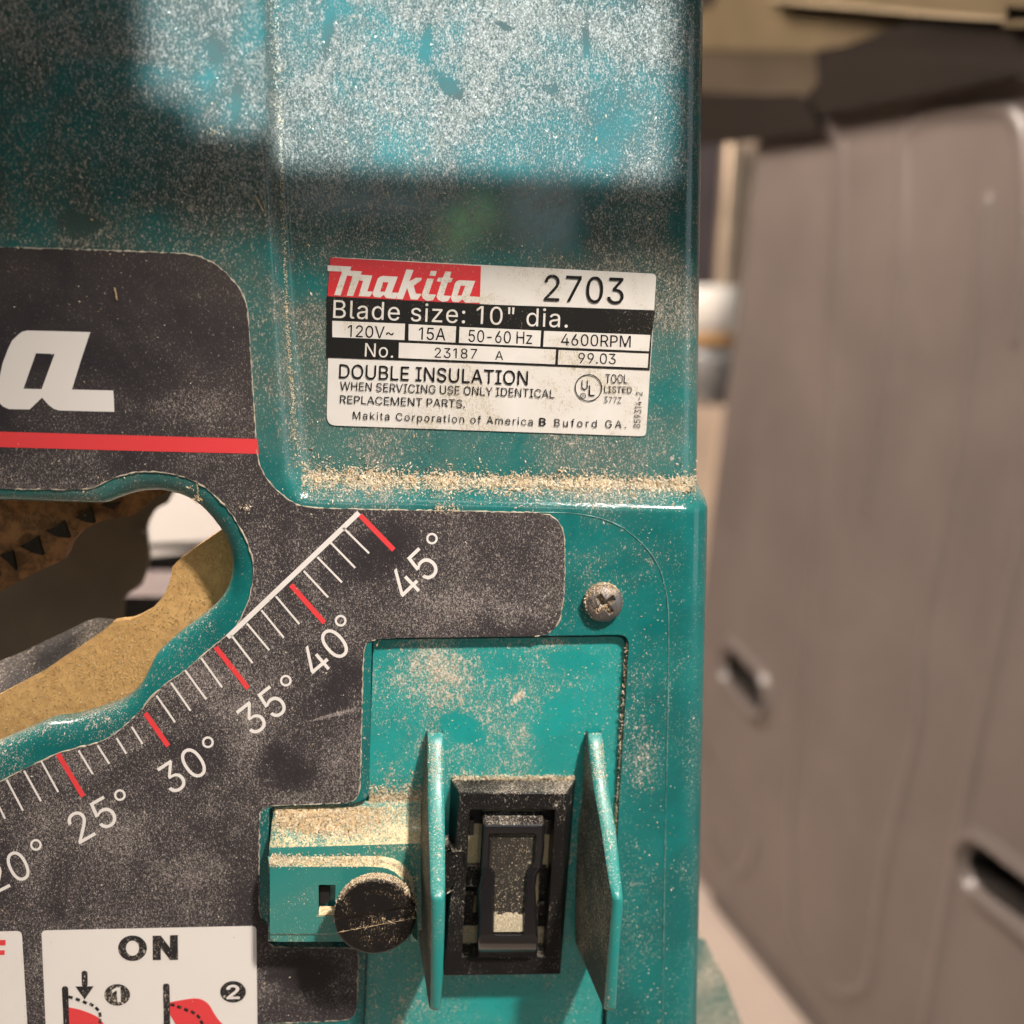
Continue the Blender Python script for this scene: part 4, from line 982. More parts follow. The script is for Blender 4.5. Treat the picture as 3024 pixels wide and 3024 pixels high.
# on / off instruction panels
mbw, mbr, mbk, mbv = MB(), MB(), MB(), MB()
mbw.flat(rounded(CN((295, 115), (1828, 82), (1836, 782), (1842, 1200), (350, 1200), (325, 782)), [14, 14, 0, 0, 0, 0]), (), DP)
mbw.flat(rounded(CN((-520, 135), (155, 118), (195, 782), (220, 1200), (-520, 1200)), [14, 16, 0, 0, 0]), (), DP)
instr = mbw.build("instruction_panel", M["white"], decal)
D2, D3 = 0.50, 0.58
mbr.flat(CN((-150, 186), (40, 183), (40, 221), (-80, 224), (-80, 259), (33, 256), (33, 289), (-80, 292), (-80, 380), (-150, 380)), (), D2)
mbr.flat(smooth_path(CN((490, 663), (560, 678), (640, 705), (690, 730), (718, 750), (738, 782), (760, 830), (780, 900)), 4) + CN((600, 1000), (497, 1000)), (), D2)
mbr.flat(smooth_path(CN((1210, 628), (1300, 611), (1385, 600), (1440, 609), (1488, 642), (1520, 695), (1560, 755), (1600, 795), (1660, 850)), 4) + CN((1500, 900), (1330, 900), (1262, 800), (1212, 715)), (), D2)
mbk.flat(circle(CN((945, 242))[0], 103 * .4141, 36, 91 * .4141), [circle(CN((945, 242))[0], 47 * .4141, 30, 54 * .4141)], D2)
mbk.flat(CN((1088, 153), (1147, 152), (1212, 238), (1212, 150), (1268, 148), (1270, 325), (1213, 326), (1147, 242), (1147, 326), (1090, 327)), (), D2)
mbk.flat(rounded(CN((580, 403), (624, 403), (626, 518), (584, 518)), 9), (), D2)
mbk.flat(CN((538, 515), (669, 513), (603, 608)), (), D2)
mbk.flat(rounded(CN((440, 513), (486, 513), (492, 700), (500, 1000), (460, 1000), (450, 700)), [10, 10, 0, 0, 0, 0]), (), D2 + .02)
mbk.flat(rounded(CN((1162, 494), (1209, 494), (1212, 700), (1218, 1000), (1172, 1000), (1166, 700)), [10, 10, 0, 0, 0, 0]), (), D2 + .02)
for c in ((836, 575), (1662, 553)):
    mbk.flat(circle(CN(c)[0], 92 * .4141, 36, 77 * .4141), (), D2)
for c, q in (((503, 592), 15), ((555, 608), 20), ((605, 628), 30), ((653, 645), 35), ((692, 675), 50), ((713, 716), 80), ((713, 760), 95),
             ((1230, 646), 15), ((1278, 662), 15), ((1327, 682), 25), ((1375, 700), 35), ((1415, 730), 45), ((1437, 770), 60)):
    p = CN(c)[0]
    e = (math.cos(math.radians(q)) * 6.4, math.sin(math.radians(q)) * 6.4)
    mbk.flat(strip((p[0] - e[0], p[1] - e[1]), (p[0] + e[0], p[1] + e[1]), 8.6), (), D3)
write(mbv, "1", CN((806, 624))[0], CN((858, 622))[0], 98 * .4141, 16, 0, D3)
write(mbv, "2", CN((1620, 603))[0], CN((1706, 601))[0], 95 * .4141, 18, 0, D3, fit="scale")
mbr.build("red_drawing", M["red"], instr)
mbk.build("black_drawing", M["ink_dusty"], instr)
mbv.build("step_number", M["white"], instr)

# ------------------------------------------------------------------ nameplate on the floor of the recess
PL = [(975.8, 759), (1938.5, 808.7), (1907.4, 1288.8), (964.6, 1255.9)]
mb = MB()
mb.prism(rounded([PL[0], PL[1], PL[2], PL[3]], [10, 14, 14, 28]), (), 0.30, 0.02, 0, rec_pt)
plate = mb.build("nameplate", M["label_white"], SAW)
plate["label"] = "silver white rating nameplate with red corner and small black print"
mr, mk, mw, mt = MB(), MB(), MB(), MB()
LD1, LD2, LD3 = 0.36, 0.42, 0.48
mr.flat(C3((122, 97), (838, 138), (832, 318), (108, 282)), (), LD1, 0, rec_pt)
logo = [(CL((68, 168), (338, 183), (325, 228), (458, 238), (447, 275), (578, 285), (520, 465), (585, 468), (550, 525), (420, 520), (472, 345), (425, 340), (358, 518), (285, 515), (352, 292), (290, 285), (215, 512), (142, 508), (232, 240), (68, 232)), ()),
        (CL((700, 290), (868, 298), (800, 478), (880, 482), (840, 550), (735, 540), (705, 505), (670, 535), (600, 528), (580, 500), (590, 460), (640, 320), (665, 298)), [CL((700, 360), (762, 362), (722, 470), (668, 468))]),
        (CL((968, 215), (1048, 222), (1000, 350), (1075, 310), (1145, 312), (1130, 345), (1050, 400), (1075, 490), (1140, 495), (1095, 560), (1015, 555), (975, 425), (925, 555), (850, 550)), ()),
        (CL((1245, 230), (1315, 235), (1295, 290), (1228, 285)), ()),
        (CL((1205, 318), (1280, 322), (1220, 497), (1305, 503), (1270, 565), (1200, 575), (1155, 545), (1140, 510)), ()),
        (CL((1410, 238), (1482, 242), (1462, 310), (1498, 315), (1475, 362), (1440, 362), (1390, 512), (1478, 518), (1440, 575), (1380, 585), (1325, 560), (1310, 525), (1365, 358), (1312, 350), (1330, 310), (1385, 308)), ()),
        (CL((1570, 338), (1752, 346), (1688, 520), (1812, 530), (1808, 595), (1640, 595), (1605, 558), (1560, 590), (1490, 580), (1475, 540), (1520, 375), (1540, 350)), [CL((1585, 400), (1640, 402), (1595, 515), (1550, 512))])]
for o, h in logo:
    mw.flat(o, h, LD2, 0, rec_pt)
mk.flat(C3((105, 281), (900, 322), (1667, 348), (1650, 470), (1640, 634), (900, 603), (104, 573)), (), LD2 + .02, 0, rec_pt)
for q in (((131, 398), (477, 412), (474, 490), (131, 476)), ((494, 414), (720, 425), (716, 502), (493, 491)), ((736, 427), (1124, 445), (1119, 521), (733, 503)),
          ((1138, 446), (1643, 466), (1637, 543), (1133, 521)), ((448, 502), (1195, 535), (1190, 605), (446, 575)), ((1207, 537), (1635, 555), (1630, 622), (1203, 606))):
    mw.flat(C3(*q), (), LD3, 0, rec_pt)
LW = dict(d=LD3 + .06, place=rec_pt)


def lab(m, s, a, b, cap, w=0.0, **kw):
    write(m, s, C3(a)[0], C3(b)[0], cap * .6211, w, 0, **{**LW, **kw})


lab(mw, 'Blade size: 10" dia.', (134, 384), (1250, 431), 85, 0)
lab(mt, "2703", (1137, 302), (1515, 319), 124, 0, fit="scale")
lab(mt, "120V~", (203, 474), (422, 483), 56, 2, fit="scale")
lab(mt, "15A", (541, 487), (668, 492), 58, 2)
lab(mt, "50-60 Hz", (778, 498), (1080, 509), 57, 2)
lab(mt, "4600RPM", (1218, 514), (1549, 525), 55, 2)
lab(mw, "No.", (285, 568), (420, 574), 64, 0)
lab(mt, "23187", (617, 573), (818, 579), 47, 2)
lab(mt, "A", (905, 584), (943, 585), 42, 2)
lab(mt, "99.03", (1300, 600), (1478, 605), 50, 0)
lab(mt, "DOUBLE INSULATION", (163, 670), (1060, 704), 66, 2, fit="scale")
lab(mt, "WHEN SERVICING USE ONLY IDENTICAL", (167, 727), (1187, 766), 40, 0, fit="scale")
lab(mt, "REPLACEMENT PARTS.", (167, 790), (762, 812), 38, 0, fit="scale")
lab(mt, "Makita Corporation of America", (228, 865), (1084, 896), 36, 0)
lab(mt, "B", (1115, 896), (1145, 897), 36, 12)
lab(mt, "Buford GA.", (1187, 900), (1528, 909), 36, 0)
lab(mt, "TOOL", (1430, 694), (1535, 696), 42, 0, fit="scale")
lab(mt, "LISTED", (1424, 740), (1555, 743), 31, 0)
lab(mt, "377Z", (1422, 788), (1505, 791), 30, 0)
lab(mt, "859314-2", (1594, 908), (1606, 738), 31, 0)
lab(mt, "U", (1315, 726), (1345, 727), 46, -2, fit="scale")
lab(mt, "L", (1350, 755), (1378, 756), 50, -2, fit="scale")
lab(mt, "R", (1318, 761), (1329, 761), 13, -12, fit="scale")
c0 = C3((1349, 717))[0]
mt.flat(circle(c0, 65 * .6211, 40), [circle(c0, 60.5 * .6211, 40)], LD3 + .06, 0, rec_pt)
c0 = C3((1323, 755))[0]
mt.flat(circle(c0, 14 * .6211, 20), [circle(c0, 11 * .6211, 20)], LD3 + .06, 0, rec_pt)
mr.build("red_print", M["label_red"], plate)
mk.build("black_print", M["label_black"], plate)
mw.build("white_print", M["label_white"], plate)
mt.build("lettering", M["ink"], plate)

# ------------------------------------------------------------------ switch cover plate in the pocket
PD = -2.1
mb = MB()
mb.prism(rounded([(1103, 1889), (1847, 1880), (1823, 2254), (1761, 3290), (1056, 3290), (1079, 3000), (1087, 2790), (1085, 2700), (1090, 2300)], [8, 30, 0, 0, 0, 0, 0, 0, 0]), (), PD, PD - 1.5)
cover = mb.build("switch_cover", M["teal"], SAW, bevel=0.35)

# the two guard fins either side of the switch
RIMP = [0.0, 2.5, 9.0, 15.5, 21, 26, 29.5, 30, 29.5, 28, 26]


def fin(left, right, ys, name):
    """rim edges (pixel x as functions of y) at the heights RIMP; the sides drop square to the plate"""
    rows = []
    K = 9
    for y, p in zip(ys, RIMP):
        a, b = P(left(y), y, p), P(right(y), y, p)
        yb = -PD * U + 0.2 * U
        w = (b.x - a.x)
        r = min(w * 0.5, 1.4 * U, max(p, 0.1) * U * 0.5)
        row = [(a.x - 2.5 * U * p / 30 - 0.05 * U, yb, a.z), (a.x - 1.2 * U * p / 30, a.y + (yb - a.y) * 0.5, a.z)]
        for k in range(K):
            q = math.pi * k / (K - 1)
            cx = a.x + r if k <= K // 2 else b.x - r
            row.append((cx - r * math.cos(q), a.y + r - r * math.sin(q), a.z))
        row += [(b.x + 0.5 * U * p / 30, b.y + (yb - b.y) * 0.5, b.z), (b.x + 0.9 * U * p / 30 + 0.05 * U, yb, b.z)]
        rows.append(row)
    # interpolate stations smoothly
    arr = np.array(rows)
    out = []
    m = len(arr)
    for i in range(m - 1):
        a, b, c, d = arr[max(i - 1, 0)], arr[i], arr[i + 1], arr[min(i + 2, m - 1)]
        for k in range(6):
            t = k / 6
            out.append(0.5 * (2 * b + (c - a) * t + (2 * a - 5 * b + 4 * c - d) * t * t + (3 * b - a - 3 * c + d) * t ** 3))
    out.append(arr[-1])
    last = out[-1].copy()
    cen = last.mean(0)
    for s_ in (0.9, 0.6):
        e = cen + (last - cen) * s_
        e[:, 2] -= (1 - s_) * 1.6 * U
        e[0], e[-1] = last[0], last[-1]
        out.append(e)
    mb = MB()
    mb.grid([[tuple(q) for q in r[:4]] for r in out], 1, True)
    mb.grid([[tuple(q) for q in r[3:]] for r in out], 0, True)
    n = len(last)
    mb.add([tuple(q) for q in out[-1]], [tuple(range(n - 1, -1, -1))], 0, False)
    return mb.build(name, [M["fin"], M["fin_side"]], SAW)


def lut(xs, ys):
    return lambda y: float(np.interp(y, ys, xs))


YS = [2165, 2200, 2331, 2440, 2520, 2593, 2645, 2680, 2783, 2900, 2985]
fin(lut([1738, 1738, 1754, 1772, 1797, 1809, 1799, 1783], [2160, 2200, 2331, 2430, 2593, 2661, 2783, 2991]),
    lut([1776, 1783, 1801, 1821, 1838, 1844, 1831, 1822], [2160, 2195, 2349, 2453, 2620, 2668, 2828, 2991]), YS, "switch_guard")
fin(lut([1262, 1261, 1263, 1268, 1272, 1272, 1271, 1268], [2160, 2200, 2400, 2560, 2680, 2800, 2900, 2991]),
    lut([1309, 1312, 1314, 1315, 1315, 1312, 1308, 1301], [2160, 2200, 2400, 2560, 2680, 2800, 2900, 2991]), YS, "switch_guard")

# ------------------------------------------------------------------ switch bezel and paddle
BZ = 5.0
mb = MB()
outer_b = [(1333, 2300), (1699, 2300), (1660, 2815), (1317, 2820)]
outer_f = [(1358, 2341), (1671, 2342), (1655, 2878), (1311, 2882)]
inner_f = CS((380, 395), (1075, 395), (1000, 1592), (315, 1592))
vb = [P(*p, PD) for p in outer_b]
vf = [P(*p, BZ) for p in outer_f]
vb[2], vb[3] = Vector((vf[2].x + 1.0 * U, -PD * U, vf[2].z + 0.4 * U)), Vector((vf[3].x - 0.6 * U, -PD * U, vf[3].z + 0.4 * U))
vi = [P(*p, BZ) for p in inner_f]
vd = [Vector((q.x, 9 * U, q.z)) for q in vi]
mb.add(vb + vf + vi + vd, [(i, (i + 1) % 4, 4 + (i + 1) % 4, 4 + i) for i in range(4)] + [(4 + i, 4 + (i + 1) % 4, 8 + (i + 1) % 4, 8 + i) for i in range(4)] +
       [(8 + i, 8 + (i + 1) % 4, 12 + (i + 1) % 4, 12 + i) for i in range(4)])
bez = mb.build("switch_bezel", M["black"], SAW, bevel=0.3)
bm = bmesh.new()
bm.from_mesh(bez.data)
bmesh.ops.recalc_face_normals(bm, faces=bm.faces)
bm.to_mesh(bez.data)
bm.free()
# inside of the switch: caked dust on the back, dark lugs
mb = MB()
mb.prism(CS((300, 380), (1090, 380), (1010, 1600), (300, 1600)), (), -1.2, -1.45, 0)
mb.build("switch_well", M["caked"], bez)
mb = MB()
for q, dd in ((((380, 395), (470, 395), (468, 500), (378, 500)), 1.5), (((975, 395), (1078, 395), (1075, 470), (985, 470)), 1.0), (((378, 480), (408, 480), (404, 600), (376, 600)), 2.5),
              (((988, 480), (1030, 480), (1030, 590), (988, 590)), 2.5), (((355, 858), (450, 858), (440, 1010), (350, 1010)), 1.0), (((340, 1080), (415, 1085), (400, 1240), (335, 1240)), 1.2),
              (((955, 870), (1010, 870), (1005, 1010), (950, 1010)), 1.0), (((940, 1170), (990, 1170), (985, 1240), (935, 1240)), 1.2), (((350, 1005), (435, 1005), (430, 1085), (345, 1085)), -1.5),
              (((945, 1005), (1000, 1005), (995, 1175), (940, 1175)), -1.5), (((335, 1235), (412, 1235), (408, 1330), (328, 1330)), -1.2), (((935, 1240), (985, 1240), (985, 1340), (935, 1340)), -1.2)):
    mb.prism(CS(*q), (), max(dd, -0.7), -1.25, 0)
mb.build("switch_lug", M["black"], bez, bevel=0.3)
# grey linkage poking out at the side of the bezel
mb = MB()
mb.prism(CS((120, 690), (205, 685), (232, 735), (268, 742), (325, 742), (338, 795), (330, 895), (268, 935), (232, 1045), (170, 1075), (120, 1060)), (), lambda x, y: 6.6 - (y - 2500) * 0.012, 2.0, 0)
mb.build("linkage", M["black"], bez, bevel=0.6)


# paddle: slanting body, raised rim round a keyhole recess, curled lower lip
def pad_d(x, y):
    return float(np.interp(y, [2398, 2436, 2560, 2700, 2765, 2790, 2826], [3.0, 6.0, 7.2, 9.2, 9.8, 9.0, 6.4]))


_L = CS((480, 400), (484, 505), (470, 700), (462, 860), (466, 915), (441, 1040), (451, 1250), (442, 1440), (438, 1594))
_R = CS((972, 400), (990, 507), (988, 700), (968, 860), (928, 920), (915, 1030), (925, 1250), (935, 1420), (930, 1594))
PADX0, PADX1 = lut([p[0] for p in _L], [p[1] for p in _L]), lut([p[0] for p in _R], [p[1] for p in _R])
key = rounded(CS((540, 582), (918, 582), (905, 800), (845, 890), (832, 1100), (812, 1405), (572, 1405), (570, 1100), (578, 890), (530, 850), (535, 700)), 7, 3)
NXp, NYp = 76, 170
yy = np.linspace(2395.5, 2827, NYp)
yy[np.argmin(abs(yy - 2436))] = 2436
PX = np.array([[PADX0(y) + (PADX1(y) - PADX0(y)) * (k / (NXp - 1)) for k in range(NXp)] for y in yy])
PY = np.repeat(yy[:, None], NXp, 1)
kin = inside(PX, PY, key)
kd = seg_dist(PX, PY, key) * np.where(kin, 1, -1)
_kern = np.exp(-np.linspace(-2, 2, 9) ** 2)
base = np.interp(np.linspace(2385, 2840, 400), [2396, 2434, 2440, 2560, 2700, 2765, 2785, 2803, 2827], [2.2, 6.0, 6.3, 7.2, 9.2, 10.1, 9.9, 8.7, 5.2])
base = np.convolve(np.pad(base, 4, "edge"), _kern / _kern.sum(), "valid")
Dp = np.interp(PY, np.linspace(2385, 2840, 400), base)
edge = np.minimum(PX - PX[:, :1], PX[:, -1:] - PX)
Dp = Dp - 1.5 * S((kd + 3) / 9) - 0.9 * (1 - np.sqrt(np.clip(1 - (1 - np.clip(edge / 11, 0, 1)) ** 2, 0, 1)))
rows = []
for j in range(NYp):
    r = [P(PX[j, k], PY[j, k], Dp[j, k]) for k in range(NXp)]
    a, b = r[0], r[-1]
    rows.append([(a.x - .2 * U, 2.0 * U, a.z), (a.x - .05 * U, a.y + .4 * U, a.z)] + r + [(b.x + .05 * U, b.y + .4 * U, b.z), (b.x + .2 * U, 2.0 * U, b.z)])
mb = MB()
mb.grid(rows, 0, True, flip=True)
nW = NXp + 4
for f_i in range(len(mb.f)):
    j, k = divmod(f_i, nW - 1)
    k -= 2
    if 0 <= k < NXp - 1 and (kd[j, k] > 2 and kd[j + 1, k + 1] > 2):
        mb.m[f_i] = 1
    elif yy[j] < 2434:
        mb.m[f_i] = 2
paddle = mb.build("switch_paddle", [M["paddle"], M["paddle_in"], M["black"]], SAW, auto=60)


def pad_s(y):
    return float(np.interp(y, np.linspace(2385, 2840, 400), base)) - 1.45


# dust wedge in the foot of the recess
mb = MB()
rows = []
for i, y in enumerate(np.linspace(2698, 2752, 9)):
    r = []
    for x in np.linspace(1456, 1546, 14):
        r.append(P(x, y + (random.uniform(-7, 7) if i == 0 else 0), pad_s(y) + (0.75 * (i / 8) ** 0.6 + random.uniform(-.05, .05))))
    rows.append(r)
mb.grid(rows, 0, True, flip=True)
mb.build("caked_dust", M["wedge"], paddle)

# ------------------------------------------------------------------ latch cover and its knob
mb = MB()
prof = [(2372, -2.0), (2382, -1.6), (2440, 1.2), (2492, 4.0), (2500, 4.6), (2504, 4.9), (2530, 5.1), (2700, 5.1), (2760, 5.1), (2764, 4.6), (2766, -1.6)]
XLl = lut([812, 810, 802, 795, 791, 791, 793], [2370, 2386, 2433, 2498, 2568, 2721, 2770])
rows = []
for y, d in prof:
    a = P(XLl(y), y, d)
    b = P(1262, y, d)
    w = 3
    rows.append([(a.x, 2.5 * U, a.z)] + [(a.x + 0.0 * U, a.y + 0.5 * U, a.z), (a.x + 0.5 * U, a.y, a.z)] + [(a.x + (b.x - a.x) * k / 8, a.y, a.z) for k in range(1, 9)])
mb.grid(rows, 0, True, flip=True)
latch = mb.build("latch_cover", M["latch"], SAW, auto=40)
BD = 8.4
inn = [(797, 2560), (1090, 2559), (1118, 2561), (1148, 2567), (1173, 2582), (1193, 2605), (1206, 2635), (1212, 2670), (1214, 2720), (1214, 2757), (797, 2757)]
outp = [(791, 2529), (1088, 2526), (1125, 2527), (1162, 2534), (1192, 2552), (1214, 2582), (1227, 2622), (1232, 2668), (1233, 2720), (1233, 2780), (791, 2780)]
inn2, outp2 = smooth_path(inn[1:9], 4), smooth_path(outp[1:9], 4)
inn2 = [inn[0]] + inn2 + inn[9:]
outp2 = [outp[0]] + outp2 + outp[9:]
WIN = [(941, 2613), (991, 2613), (989, 2704), (941, 2704)]
mb = MB()
n = len(inn2)
mid = [((a[0] * .25 + b[0] * .75), (a[1] * .25 + b[1] * .75)) for a, b in zip(inn2, outp2)]
v0 = [P(*p, 5.0) for p in outp2]
v1 = [P(*p, 5.5) for p in mid]
v2 = [P(p[0] * .85 + q[0] * .15, p[1] * .85 + q[1] * .15, BD - .35) for p, q in zip(inn2, outp2)]
v3 = [P(*p, BD) for p in inn2]
mb.grid([v0, v1, v2, v3], 0, True, closed=True, flip=True)
mb.flat(inn2, [WIN], BD)
# bottom lip below the face
mb.prism([(800, 2757), (1214, 2757), (1214, 2781), (812, 2781), (797, 2772)], (), BD - 0.5, -1.0)
boss = mb.build("latch_face", M["latch"], latch, auto=40)
bm = bmesh.new()
bm.from_mesh(boss.data)
bmesh.ops.recalc_face_normals(bm, faces=bm.faces)
bm.to_mesh(boss.data)
bm.free()
mb = MB()
wi = [P(*p, BD) for p in WIN]
wo = [Vector((q.x, -3.5 * U, q.z)) for q in wi]
mb.add(wi + wo, [(0, 1, 5, 4), (1, 2, 6, 5), (2, 3, 7, 6), (3, 0, 4, 7), (4, 5, 6, 7)], 0)
mb.prism([(945, 2618), (972, 2618), (974, 2655), (966, 2668), (945, 2670)], (), 6.6, 3.0)
mb.build("latch_window", M["dark"], boss)
mb = MB()
mb.add([P(934, 2706, BD + .05), P(994, 2706, BD + .05), P(990, 2676, 6.4), P(944, 2676, 6.4)], [(0, 1, 2, 3)])
mb.build("window_ledge", M["caked"], boss)

# knob: a coin-slotted disc standing off the latch
kc = P(1108, 2709, 17)
kr = (P(1230, 2709, 17).x - P(986, 2709, 17).x) / 2
KA = math.radians(9.2)
mb = MB()
NK = 72


def knob_d(u, v):
    """height of the knob's face, u along the slot"""
    r = math.hypot(u, v)
    h = 0.0
    h -= 0.55 * max(0.0, (r - 0.90) / 0.10) ** 2
    top = 0.12 + 0.10 * 0
    lo = -0.20
    s1 = S((top + 0.035 - v) / 0.07) * S((v - (lo - 0.02)) / 0.02)
    h -= 0.6 * float(s1) * (0.35 + 0.65 * (v - lo) / (top - lo) if lo < v < top else 1)
    return h


rows = []
RR = [0.02, .12, .22, .32, .42, .52, .6, .68, .75, .82, .88, .92, .95, .975, .99, 1.0]
RG = np.linspace(-1, 1, 61)
gv, gi = [], {}
for r in RR:
    row = []
    for k in range(NK * 2):
        q = 2 * math.pi * k / (NK * 2)
        X, Z = r * math.cos(q), r * math.sin(q)
        u = X * math.cos(KA) + Z * math.sin(KA)
        v = -X * math.sin(KA) + Z * math.cos(KA)
        row.append((kc.x + X * kr, kc.y - knob_d(u, v) * U, kc.z + Z * kr))
    rows.append(row)
rr_ = rows[-1]
rows.append([(kc.x + (p[0] - kc.x) * 1.004, kc.y + 1.2 * U, kc.z + (p[2] - kc.z) * 1.004) for p in rr_])
rows.append([(kc.x + (p[0] - kc.x) * 1.0, kc.y + 3.0 * U, kc.z + (p[2] - kc.z) * 1.0) for p in rr_])
rows.append([(kc.x + (p[0] - kc.x) * .93, kc.y + 3.5 * U, kc.z + (p[2] - kc.z) * .93) for p in rr_])
rows.append([(kc.x + (p[0] - kc.x) * .45, kc.y + 3.6 * U, kc.z + (p[2] - kc.z) * .45) for p in rr_])
rows.append([(kc.x + (p[0] - kc.x) * .45, -7.5 * U, kc.z + (p[2] - kc.z) * .45) for p in rr_])
mb.grid(rows, 0, True, closed=True, flip=True)
mb.add(rows[0], [tuple(range(len(rows[0])))], 0, True)
knob = mb.build("latch_knob", M["knob"], SAW, auto=45)
# thin edge of the slot
mb = MB()
pp = []
for k in range(40):
    u = -0.97 + 1.94 * k / 39
    v = -0.21
    X, Z = u * math.cos(KA) - v * math.sin(KA), u * math.sin(KA) + v * math.cos(KA)
    pp.append((kc.x + X * kr, kc.y - 0.02 * U, kc.z + Z * kr))
mb.tube(pp, lambda q: (0.02 + 0.06 * abs(math.sin(q * 40) * math.sin(q * 17))) * U, 5)
mb.build("edge_dust", M["grain_b"], knob)

# ------------------------------------------------------------------ cross-head screw
sc = P(1784, 1782, 2.0)
sr = 61 * DIST / F_PX * 0.99
mb = MB()
G = 90
gx = np.linspace(-1.02, 1.02, G)
GX, GZ = np.meshgrid(gx, gx)
rr = np.sqrt(GX ** 2 + GZ ** 2)
dome = 3.4 * np.sqrt(np.clip(1 - (rr * 0.93) ** 2, 0, 1)) - 1.2
an = math.radians(38)
A = GX * math.cos(an) + GZ * math.sin(an)
B = -GX * math.sin(an) + GZ * math.cos(an)


def arm(a, b):
    return S((0.135 - np.abs(b)) / 0.07 + 0.5) * S((0.56 - np.abs(a)) / 0.1 + 0.5)


cross = np.maximum(arm(A, B), arm(B, A))
hgt = dome - 2.3 * cross * (1 - 0.5 * np.clip(rr / 0.6, 0, 1)) + 0.05 * np.sin(GX * 31 + np.sin(GZ * 17) * 2) * np.sin(GZ * 27)
snap = rr > 1
k_ = np.where(snap, 1 / np.maximum(rr, 1e-6), 1)
vx = [(sc.x + GX[i, j] * k_[i, j] * sr, sc.y - (hgt[i, j] - 0.6) * U, sc.z + GZ[i, j] * k_[i, j] * sr) for i in range(G) for j in range(G)]
fs = []
for i in range(G - 1):
    for j in range(G - 1):
        q = (i * G + j, i * G + j + 1, (i + 1) * G + j + 1, (i + 1) * G + j)
        if all(rr[p // G, p % G] < 1.03 for p in q):
            fs.append(q)
mb.add(vx, fs, 0, True)
ring = [(math.cos(2 * math.pi * k / 64), math.sin(2 * math.pi * k / 64)) for k in range(64)]
hr = 3.4 * math.sqrt(1 - 0.93 ** 2) - 1.2
mb.grid([[(sc.x + x * sr, sc.y - (hr - .6) * U + .05 * U, sc.z + z * sr) for x, z in ring], [(sc.x + x * sr * 1.02, 0.3 * U, sc.z + z * sr * 1.02) for x, z in ring]], 0, True, closed=True, flip=True)
screw = mb.build("screw", M["screw"], SAW)
mb = MB()
cd = []
for (a0, a1, w) in ((-0.62, -0.12, .10), ):
    for k in range(26):
        a = random.uniform(-0.58, -0.1)
        b = random.uniform(-w, w)
        cd.append((a, b))
for k in range(22):
    cd.append((random.uniform(-.1, .1), random.uniform(-0.5, -0.05)))

# ------------------------------------------------------------------ what shows through the slot
mb = MB()
TB = CB((-120, 1640), (0, 1578), (150, 1500), (300, 1420), (430, 1330), (560, 1245), (700, 1150), (790, 1075), (850, 1065), (905, 1060), (960, 1040), (1050, 990), (1110, 930), (1150, 870), (1180, 800), (1195, 730),
        (1200, 690), (1250, 640), (1370, 550), (1460, 490), (1550, 430), (1660, 350), (1900, 500), (1800, 1300), (1300, 1700), (600, 2100), (-120, 2200))
mb.prism(TB, (), -13, -16)
mb.build("tilt_bracket", M["trunnion"], SAW, bevel=0.3)
up_edge = CB((-120, 1640), (0, 1578), (150, 1500), (300, 1420), (430, 1330), (560, 1245), (700, 1150), (790, 1075), (850, 1066))
far_edge = CB((-120, 1405), (0, 1345), (130, 1295), (250, 1240), (360, 1185), (480, 1130), (610, 1066), (680, 1045), (800, 1058))
mb = MB()
mb.grid([[P(x, y, -14) for x, y in up_edge], [P(x, y, -24) for x, y in far_edge], [P(x, y + 40, -25.5) for x, y in far_edge]], 0, True)
mb.build("bracket_edge", M["steel"], SAW)
mb = MB()
RK = CB((-120, 100), (1200, 100), (1160, 165), (1080, 200), (1000, 268), (950, 310), (900, 338), (760, 350), (640, 392), (560, 440), (500, 500), (470, 535), (450, 600), (425, 645), (290, 702), (100, 800), (0, 855), (-120, 905))
mb.prism(RK, (), -22, -27)
rack = mb.build("tilt_rack", M["rust"], SAW, bevel=0.5)
mb = MB()
for tri in (((0, 612), (40, 596), (82, 584), (98, 650), (108, 718), (60, 660)), ((134, 548), (200, 522), (262, 478), (278, 550), (300, 610), (215, 590)), ((312, 442), (380, 418), (440, 372), (462, 430), (484, 490), (400, 482)), ((522, 347), (580, 322), (622, 278), (640, 330), (656, 386), (590, 378)),
            ((700, 262), (842, 238), (790, 292)), ((-120, 690), (-30, 640), (-10, 760), (-70, 780))):
    mb.prism(CB(*tri), (), -20.6, -22.2)
mb.build("saw_teeth", M["blade"], rack, bevel=0.2)
# dark casting behind, with its soft right edge
mb = MB()
mb.prism(smooth_path(CB((-600, -300), (1150, -200), (1165, 165), (1060, 255), (995, 370), (965, 470), (975, 560), (985, 640), (960, 780), (850, 860), (800, 960), (790, 1100), (700, 1500), (-600, 2200)), 3, True), (), -95, -105)
mb.build("inner_casting", M["inner"], SAW, bevel=2)
mb = MB()
mb.prism(CB((500, -200), (1900, -200), (1900, 490), (1500, 545), (1000, 600), (500, 660)), (), lambda x, y: -300 + (y - 1300) * 0.17, lambda x, y: -312 + (y - 1300) * 0.17)
mb.build("dust_chute", M["paper"], SAW, bevel=2)
mb = MB()
mb.prism(CB((500, 560), (2000, 500), (2000, 1300), (500, 1300)), (), -245, -250, 0)
mb.build("inner_wall", M["dark"], SAW)
mb = MB()
mb.prism(CB((700, 800), (1700, 785), (1700, 880), (700, 900)), (), lambda x, y: -260 + (y - 1715) * 1.5, -275)
mb.build("cross_bar", M["cloth"], SAW, bevel=2)

# foot of the saw's base showing past the lower right corner
mb = MB()
mb.prism(R3((-100, 1400), (40, 1480), (150, 1690), (250, 1960), (330, 2200), (-200, 2300)), (), -55, -75)
mb.build("base_flange", M["flange"], SAW, bevel=1.5)

